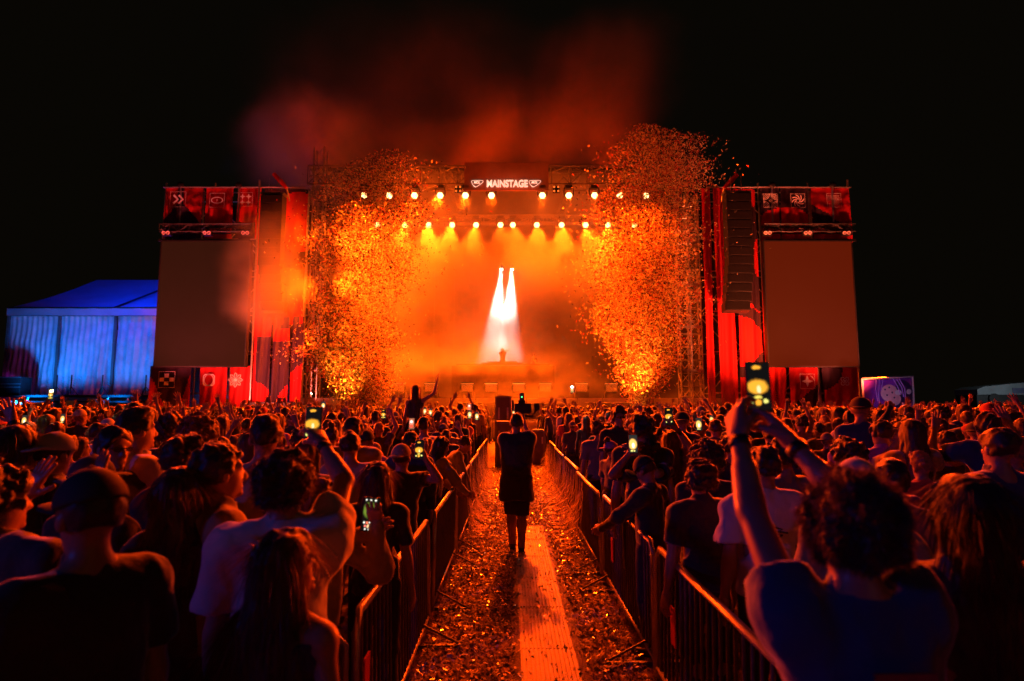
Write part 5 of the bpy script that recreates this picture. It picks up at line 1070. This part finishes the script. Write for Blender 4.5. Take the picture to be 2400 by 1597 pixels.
phone(at(1568, 976, 5.55), 0, -.1, 'raised phone in both thin arms before the right confetti jet', 'stage')
hero('man in a violet lit T-shirt seen from behind on the billboard side', 2062, 984, 6.0, -4, 'purple', hair='short', pose='down', nstr=400, loose=.03)
hero('person pointing one long bare arm up, beyond the violet T-shirt', 2215, 1010, 6.4, -12, 'black', hair='short', pose='lup', nstr=300, fem=1, gar='tank')
hero('broad man in a dark T-shirt at the far right edge behind the long hair', 2335, 1002, 3.9, -8, 'navy', hair='short', pose='down', res=.012, nstr=400, bulk=1.15)
hero('woman with bright rimmed straight hair next to the violet T-shirt', 2135, 984, 5.6, 12, 'cream', hair='long', fem=1, pose='clap', nstr=700)
hero('person in a blue top with one hand on the hip beyond the violet T-shirt', 2310, 968, 5.6, 0, 'blue', hair='short', pose='bent', nstr=300)
for i, (x, y, Y, L2, kind) in enumerate(((965, 993, 8.4, 'white', ''), (1101, 971, 14, 'bright', ''), (1118, 975, 14.5, 'bright', ''), (1009, 966, 16, 'bright', ''), (996, 963, 17, 'bright', ''), (1100, 954, 17, 'white', ''), (899, 971, 9.5, 'stage', ''), (758, 950, 15, 'bright', ''), (1638, 994, 7.5, 'bright', ''), (1668, 983, 11, 'bright', ''), (57, 985, 9, 'bright', ''), (147, 981, 10, 'bright', ''), (1204, 967, 21, 'bright', ''), (674, 955, 20, 'bright', ''))):
    place_lab = ['red lit phone below the woman on shoulders', 'bright phone in the raised hands near the lane end, left one', 'bright phone in the raised hands near the lane end, right one', 'tiny phone just right of the woman on shoulders', 'tiny phone touching the arm of the woman on shoulders', 'tiny flat phone above the two bright ones near the lane end', 'phone held up to the left of the woman on shoulders', 'tiny bright phone at the foot of the tent side confetti', 'yellow lit phone right of the confetti jet on the billboard side', 'faint phone held sideways beside the yellow lit phone', 'small yellow phone under the raised hand at the picture edge', 'small yellow phone above the white cap', 'tiny phone beside the gimbal camera', 'tiny phone in the far crowd before the tent side tower'][i]
    phone(at(x, y, Y), 0, -.1, place_lab, L2, 1.0 if Y < 12 else 1.25)
# phone torches
for x, y, Y, mt, e, lb, c in ((119, 925, 9.0, 'torchy', 14, 'phone with its warm torch lit, held up before the blue tent', (1, .7, .3)), (1341, 913, 13.0, 'torch', 20, 'phone with its white torch lit, held up in the middle of the crowd', (1, .95, .85)), (730, 925, 30, 'torch', 8, 'distant white lamp at the foot of the confetti on the tent side', (1, .95, .85))):
    p = at(x, y, Y); t = phone(p, 0, 0, lb, 'stage', 1.0); m = MB(); m.lathe((0, -.005, .05), [(0, -.004), (.012, -.003), (.014, 0)], 10, axis='Y'); m.build('torch', M[mt], t); t['group'] = 'lit phone torches'
    lamp('POINT', p + Vector((0, -.05, .06)), e * .4, c, None, .02, name='torch_lamp')

# ---------------------------------------------------------------- the rest of the crowd
HS = ['short', 'curly', 'long', 'quiff', 'short', 'bun', 'afro', 'verylong', 'fade', 'tail']
VS = []
poses = ['down', 'down', 'down', 'up', 'down', 'rup', 'down', 'film', 'lup', 'down', 'bent', 'down', 'fist', 'filmhi', 'clap', 'down', 'point', 'up', 'down', 'rup']
for i, ps in enumerate(poses):
    hk = HS[(i * 7 + i // 10) % 10]; fem = hk in ('long', 'bun', 'verylong', 'tail'); sp = dict(hair=hk, fem=fem, pose=ps, hcol=('hair', 'brown', 'hair', 'hair', 'blond')[i % 5], gar='tank' if i % 7 == 3 else ('long' if i % 5 == 2 else 'tee'), bulk=1 + .05 * (i % 3), hy=((i * 5) % 7 - 3) * .12)
    if i % 6 == 4: sp['cap'] = 'back' if i % 4 == 0 else 'front'; sp['hair'] = 'under'; sp['fem'] = False
    VS.append((sp, ps, sp['hair'], sp['fem']))
def vmesh(i): sp = VS[i][0]; return person_meshes(('v', i), sp, .018, .013, 100 + i, 260, True, .0075)
hn = dict(short='short-haired', curly='curly-haired', long='long-haired', quiff='tousle-haired', bun='bun-haired', afro='bushy-haired', verylong='very long-haired', fade='cropped', tail='ponytailed', under='capped')
pn_ = dict(down='arms down', up='both arms up', rup='right arm up', film='hands at face', lup='left arm up', bent='both hands lifted', fist='one fist up', filmhi='hands held high', clap='clapping', point='two fingers up')
MID = []   # x, top, width in the photograph
zB = [(810,450,150),(990,420,190),(1205,465,110),(1390,480,120),(1100,540,130),(1190,565,90),(1340,375,90),(1610,540,170),(1740,475,100),(1510,480,110),(1650,620,130),(1750,590,110),(1830,525,90),(1870,475,80),(1945,415,80),(1840,345,65),(1885,300,60),(2010,310,60),(1610,390,70),(100,580,130),(105,430,110),(240,340,80),(480,380,100),(340,340,70),(1690,340,60),(1760,330,60),(1560,330,60),(2070,345,55),(2110,400,55)]
zC = [(385,385,75),(490,395,70),(450,455,80),(450,330,65),(390,330,60),(810,470,110),(830,395,75),(740,405,80),(1445,470,120),(1470,290,60),(1575,330,90),(1290,560,150),(1210,510,120),(610,380,70),(660,380,70),(940,400,70),(350,300,50),(1330,330,80),(1130,320,70),(1750,330,80),(1800,300,70),(1700,470,100)]
zD = [(840,205,80),(860,275,90),(1010,200,70),(640,290,110),(750,325,130),(500,295,95),(370,400,110),(490,400,110),(620,420,100),(1100,285,100),(1260,280,110),(1370,225,110),(1580,260,110),(1790,265,110),(1820,330,120),(920,430,110),(540,530,120),(700,560,200),(1580,400,130),(1700,380,110),(2020,260,130),(1130,770,200),(1400,700,200),(1840,450,130),(2230,310,130),(2320,400,140),(330,350,90),(250,460,110),(1990,470,150)]
zA = [(270,330,100),(400,350,90),(520,310,100),(640,330,90),(1110,260,110),(1250,250,140),(1460,310,80),(1760,370,90),(2080,400,150),(2270,390,120),(2270,570,150),(960,310,100),(1000,400,150),(860,470,130),(240,450,150),(1640,320,70),(1900,330,80),(2280,280,70),(60,300,90),(720,380,110),(1560,320,70),(2150,310,80),(2020,330,70)]
for L_k, x0, y0, s in ((zB, 550, 860, 3.563), (zC, 1200, 860, 3.563), (zD, 1800, 880, 3.92), (zA, 0, 880, 3.92)):
    for x, y, w in L_k: MID.append((x0 + x / s, y0 + y / s, w / s))
cand = []
for x, y, w in MID:
    Y = .215 * 1457 / w; Y = max(4.2, min(Y, 26)); z = at(x, y, Y).z
    for _ in range(20):
        if z < 1.50 + gz(Y) and y > 955: Y *= .95
        elif z > 2.0 + gz(Y) and y < 955: Y *= .95
        else: break
        z = at(x, y, Y).z
    p = at(x, y, max(Y, 3.6)); cand.append((p.x, p.y, min(max(p.z - gz(p.y), 1.45), 2.0), True))
def free(x, y, d):
    for a, b in PEOPLE:
        if abs(a - x) < d and abs(b - y) < d and (a - x) ** 2 + (b - y) ** 2 < d * d: return False
    return True
def inlane(x, y): return -1.02 < x < 1.30
IND = []
for x, y, H, _ in cand:
    if inlane(x, y) or not free(x, y, .34): 
        if -1.05 < x < 1.33: x = -1.06 if x < .15 else 1.34
        if not free(x, y, .30): continue
    PEOPLE.append((x, y)); IND.append((x, y, H))
g = random.Random(21); FAR = []
yv = 4.6
while yv < 31.5:
    half = yv * .86 + 1; sp_ = .62 if yv < 14 else .70; x = -half
    while x < half:
        xx = x + g.uniform(-.2, .2); yy = yv + g.uniform(-.25, .25); x += sp_ * g.uniform(.85, 1.35)
        if inlane(xx, yy) and yy < 31: continue
        if not free(xx, yy, .40 if yv > 9 else .48): continue
        if abs(xx) > .84 * yy + .6: continue
        if yy > 30.8 and abs(xx) < 14: continue
        H = g.gauss(1.71, .07) if yv > 8 else g.uniform(1.55, 1.70)
        PEOPLE.append((xx, yy)); FAR.append((xx, yy, min(max(H, 1.5), 1.9)))
    yv += .66 if yv < 14 else .78
FAR.sort(key=lambda t: t[1]); n_hero = HN; room = 296 - n_hero - len(IND); IND += FAR[:room]; FAR = FAR[room:]
for o_ in C.objects:
    if len(str(o_.get('label', '')).split()) > 16: print('LONG', o_['label'])
print('heroes', n_hero, 'individuals', len(IND), 'far', len(FAR))
cols = ['black', 'charcoal', 'white', 'grey', 'black', 'navy', 'olive', 'red', 'cream', 'black', 'purple', 'green', 'charcoal', 'blue']
IND.sort(key=lambda t: t[1]); rows = {}
ordn = lambda n: ['first', 'second', 'third', 'fourth', 'fifth', 'sixth', 'seventh', 'eighth', 'ninth', 'tenth', 'eleventh', 'twelfth', 'thirteenth', 'fourteenth', 'fifteenth', 'sixteenth', 'seventeenth', 'eighteenth', 'nineteenth', 'twentieth', 'twenty-first', 'twenty-second', 'twenty-third', 'twenty-fourth', 'twenty-fifth', 'twenty-sixth', 'twenty-seventh'][n]
lab = {}
for s in (-1, 1):
    side = [t for t in IND if (t[0] > .1) == (s > 0)]; nr = 0
    for r0 in range(0, len(side), 9):
        row = sorted(side[r0:r0 + 9], key=lambda t: abs(t[0]))
        for k, t_ in enumerate(row): lab[t_] = (nr, k, 'tent' if s < 0 else 'billboard')
        nr += 1
calm = [i for i, v in enumerate(VS) if v[1] == 'down']; up_ = [i for i, v in enumerate(VS) if v[1] != 'down']
for i, t_ in enumerate(IND):
    x, y, H = t_; raised = g.random() < (.05 if y < 7 else .16 if y < 10 else .34); vi = g.choice(up_ if raised else calm)
    if y < 6 and H < 1.7: vi = g.choice(calm)
    me = vmesh(vi); c = g.choice(cols); ht = 1.755 + dict(curly=.03, afro=.065, bun=.08, quiff=.03, fade=.02).get(VS[vi][2], .01); nr, k, sd = lab[t_]
    yaw = R(g.gauss(0, 14)) + math.atan2(-x, 36 - y) * -.6
    place(me, (x, y, gz(y)), yaw, H / ht, c, f'{hn[VS[vi][2]]} person in {c} top, {pn_[VS[vi][1]]}, {ordn(k)} from lane, {ordn(nr)} row, {sd} side', 'people in the crowd', g.choice(['black', 'white', 'grey', 'red']))
# the far part of the crowd, one mass
def low(i):
    sp = dict(VS[i][0]); F = Field((-.78, -.30, -.02), (.78, .62, 2.14), .034); A = build_body(F, sp, True, False); V, Q = F.mesh(); V, Q = arm_hands(V, Q, sp, A, .010, sp['pose'] != 'down')
    c = V[Q].mean(1); mi = np.where((c[:, 2] < .97), 3, np.where((c[:, 2] < 1.46) & (np.abs(c[:, 0]) < .27), 2, 0))
    hf = hair_field(sp, .022, i); hv, hq = hf.mesh(); sv, sq = strands(hv, hq, 60, .03, i); hv, hq = cat_([hv, sv], [hq, sq]); mi = np.concatenate([mi, np.full(len(hq), 1)]); V, Q = cat_([V, hv], [Q, hq]); return V, Q, mi
LOW = {}
Vs, Qs, Ms = [], [], []; nv = 0
for x, y, H in FAR:
    vi = g.choice(up_) if g.random() < .36 else g.choice(calm)
    if vi not in LOW: LOW[vi] = low(vi)
    V, Q, mi = LOW[vi]; a = g.gauss(0, .3); s = H / 1.77; c_, s_ = math.cos(a), math.sin(a)
    P = np.stack([(V[:, 0] * c_ - V[:, 1] * s_) * s + x, (V[:, 0] * s_ + V[:, 1] * c_) * s + y, V[:, 2] * s + gz(y)], 1)
    m2 = mi.copy(); m2[mi == 2] = 4 + g.choice([0, 0, 1, 2, 3, 4, 5]); Vs.append(P); Qs.append(Q + nv); Ms.append(m2); nv += len(V)
link('crowd', np_mesh('crowd', np.concatenate(Vs), np.concatenate(Qs), [M['skin'], M['hair'], M['shirt'], M['trousers']] + [M['s%d' % k] for k in range(6)], np.concatenate(Ms)), kind='stuff', label='dense far crowd with raised hands packed up to the stage', cat='crowd')
# ---------------------------------------------------------------- smoke
def smoke():
    LO, HI, VX = (-25, 23.0, .3), (24, 51.0, 38.0), .42
    vm = bpy.data.materials.new('stage_smoke'); vm.use_nodes = True; nt = vm.node_tree; nt.nodes.clear()
    out = nt.nodes.new('ShaderNodeOutputMaterial'); pv = nt.nodes.new('ShaderNodeVolumePrincipled'); nt.links.new(pv.outputs[0], out.inputs['Volume'])
    pv.inputs['Color'].default_value = (.92, .92, .92, 1); pv.inputs['Density'].default_value = 1; pv.inputs['Anisotropy'].default_value = .3
    ng = bpy.data.node_groups.new('smoke', 'GeometryNodeTree'); ng.interface.new_socket('Geometry', in_out='INPUT', socket_type='NodeSocketGeometry'); ng.interface.new_socket('Geometry', in_out='OUTPUT', socket_type='NodeSocketGeometry')
    N = ng.nodes; K = ng.links; go = N.new('NodeGroupOutput'); vc = N.new('GeometryNodeVolumeCube'); sm = N.new('GeometryNodeSetMaterial'); sm.inputs['Material'].default_value = vm
    vc.inputs['Min'].default_value = LO; vc.inputs['Max'].default_value = HI
    for a, i in zip('XYZ', range(3)): vc.inputs['Resolution ' + a].default_value = int((HI[i] - LO[i]) / VX)
    pos = N.new('GeometryNodeInputPosition')
    def math_(op, a, b=None, c=None):
        n = N.new('ShaderNodeMath'); n.operation = op
        for i, v in enumerate((a, b, c)):
            if v is None: continue
            if isinstance(v, (int, float)): n.inputs[i].default_value = v
            else: K.new(v, n.inputs[i])
        return n.outputs[0]
    def noise(scale, detail=3, off=(0, 0, 0), stretch=(1, 1, 1)):
        v = N.new('ShaderNodeVectorMath'); v.operation = 'MULTIPLY_ADD'; K.new(pos.outputs[0], v.inputs[0]); v.inputs[1].default_value = stretch; v.inputs[2].default_value = off
        n = N.new('ShaderNodeTexNoise'); n.inputs['Scale'].default_value = scale; n.inputs['Detail'].default_value = detail; n.inputs['Distortion'].default_value = .6; K.new(v.outputs[0], n.inputs['Vector']); return n.outputs[0]
    def rng(x, a, b, c, d):
        m = N.new('ShaderNodeMapRange'); m.interpolation_type = 'SMOOTHSTEP'; m.inputs[1].default_value = a; m.inputs[2].default_value = b; m.inputs[3].default_value = c; m.inputs[4].default_value = d; K.new(x, m.inputs[0]); return m.outputs[0]
    # warp the positions a little so that the clouds have torn edges
    w = N.new('ShaderNodeTexNoise'); w.inputs['Scale'].default_value = .22; w.inputs['Detail'].default_value = 4; K.new(pos.outputs[0], w.inputs['Vector'])
    w2 = N.new('ShaderNodeVectorMath'); w2.operation = 'MULTIPLY_ADD'; K.new(w.outputs['Color'], w2.inputs[0]); w2.inputs[1].default_value = (7, 3, 7); K.new(pos.outputs[0], w2.inputs[2])
    w3 = N.new('ShaderNodeVectorMath'); w3.operation = 'SUBTRACT'; K.new(w2.outputs[0], w3.inputs[0]); w3.inputs[1].default_value = (3.5, 1.5, 3.5)
    def blob(px, py, Y, rx, ry, rz, dens, soft=.35, c=None):
        c = c or at(px, py, Y); s = Y / 1457; v = N.new('ShaderNodeVectorMath'); v.operation = 'SUBTRACT'; K.new(w3.outputs[0], v.inputs[0]); v.inputs[1].default_value = c
        d = N.new('ShaderNodeVectorMath'); d.operation = 'DIVIDE'; K.new(v.outputs[0], d.inputs[0]); d.inputs[1].default_value = (rx * s, ry, rz * s)
        l = N.new('ShaderNodeVectorMath'); l.operation = 'LENGTH'; K.new(d.outputs[0], l.inputs[0]); return rng(l.outputs['Value'], 1, soft, 0, dens)
    tot = None
    for b in BLOBS:
        o = blob(*b); tot = o if tot is None else math_('ADD', tot, o)
    n1 = rng(noise(.16, 5, (3, 1, 0), (1, 1, .8)), .36, .64, .25, 1.6)
    tot = math_('MULTIPLY', tot, n1); K.new(tot, vc.inputs['Density']); K.new(vc.outputs[0], sm.inputs[0]); K.new(sm.outputs[0], go.inputs[0])
    me = bpy.data.meshes.new('smoke'); me.materials.append(vm); o = bpy.data.objects.new('smoke', me); C.objects.link(o); md = o.modifiers.new('smoke', 'NODES'); md.node_group = ng
    tag(o, 'orange lit smoke filling the stage and drifting up and over the towers', 'smoke', None, 'stuff')
BLOBS = [
    # px, py, Y, rx(px), ry(m), rz(px), density, soft
    (1180, 640, 43, 480, 6, 330, .055), (850, 580, 41.5, 240, 4.5, 280, .13), (1500, 640, 42, 200, 4.5, 260, .03), (1180, 850, 41, 520, 4, 110, .035),
    (1180, 490, 37.8, 520, 1.6, 95, .20), (1180, 415, 36.4, 560, 1.2, 70, .07, 0),
    (665, 620, 33.7, 150, 1.6, 180, .15), (590, 650, 33.4, 90, 1.2, 100, .05), (740, 370, 38.5, 230, 4.5, 170, .24, 0), (1160, 380, 40, 480, 5, 130, .12, 0), (1300, 300, 41, 330, 5, 170, .05, 0), (1420, 180, 42, 260, 6, 180, .03, 0), (960, 200, 42, 480, 6, 230, .012, 0),
    (1500, 930, 35, 420, 3, 60, .03), (1180, 935, 33, 520, 4, 45, .03), (1200, 965, 21, 110, 4, 60, .08),
    (1184, 708, 43.9, 85, 2.0, 75, .20, 0), (1160, 815, 43.5, 100, 2.5, 70, .16, 0), (1180, 865, 38.6, 330, 1.4, 60, .10)]
smoke()
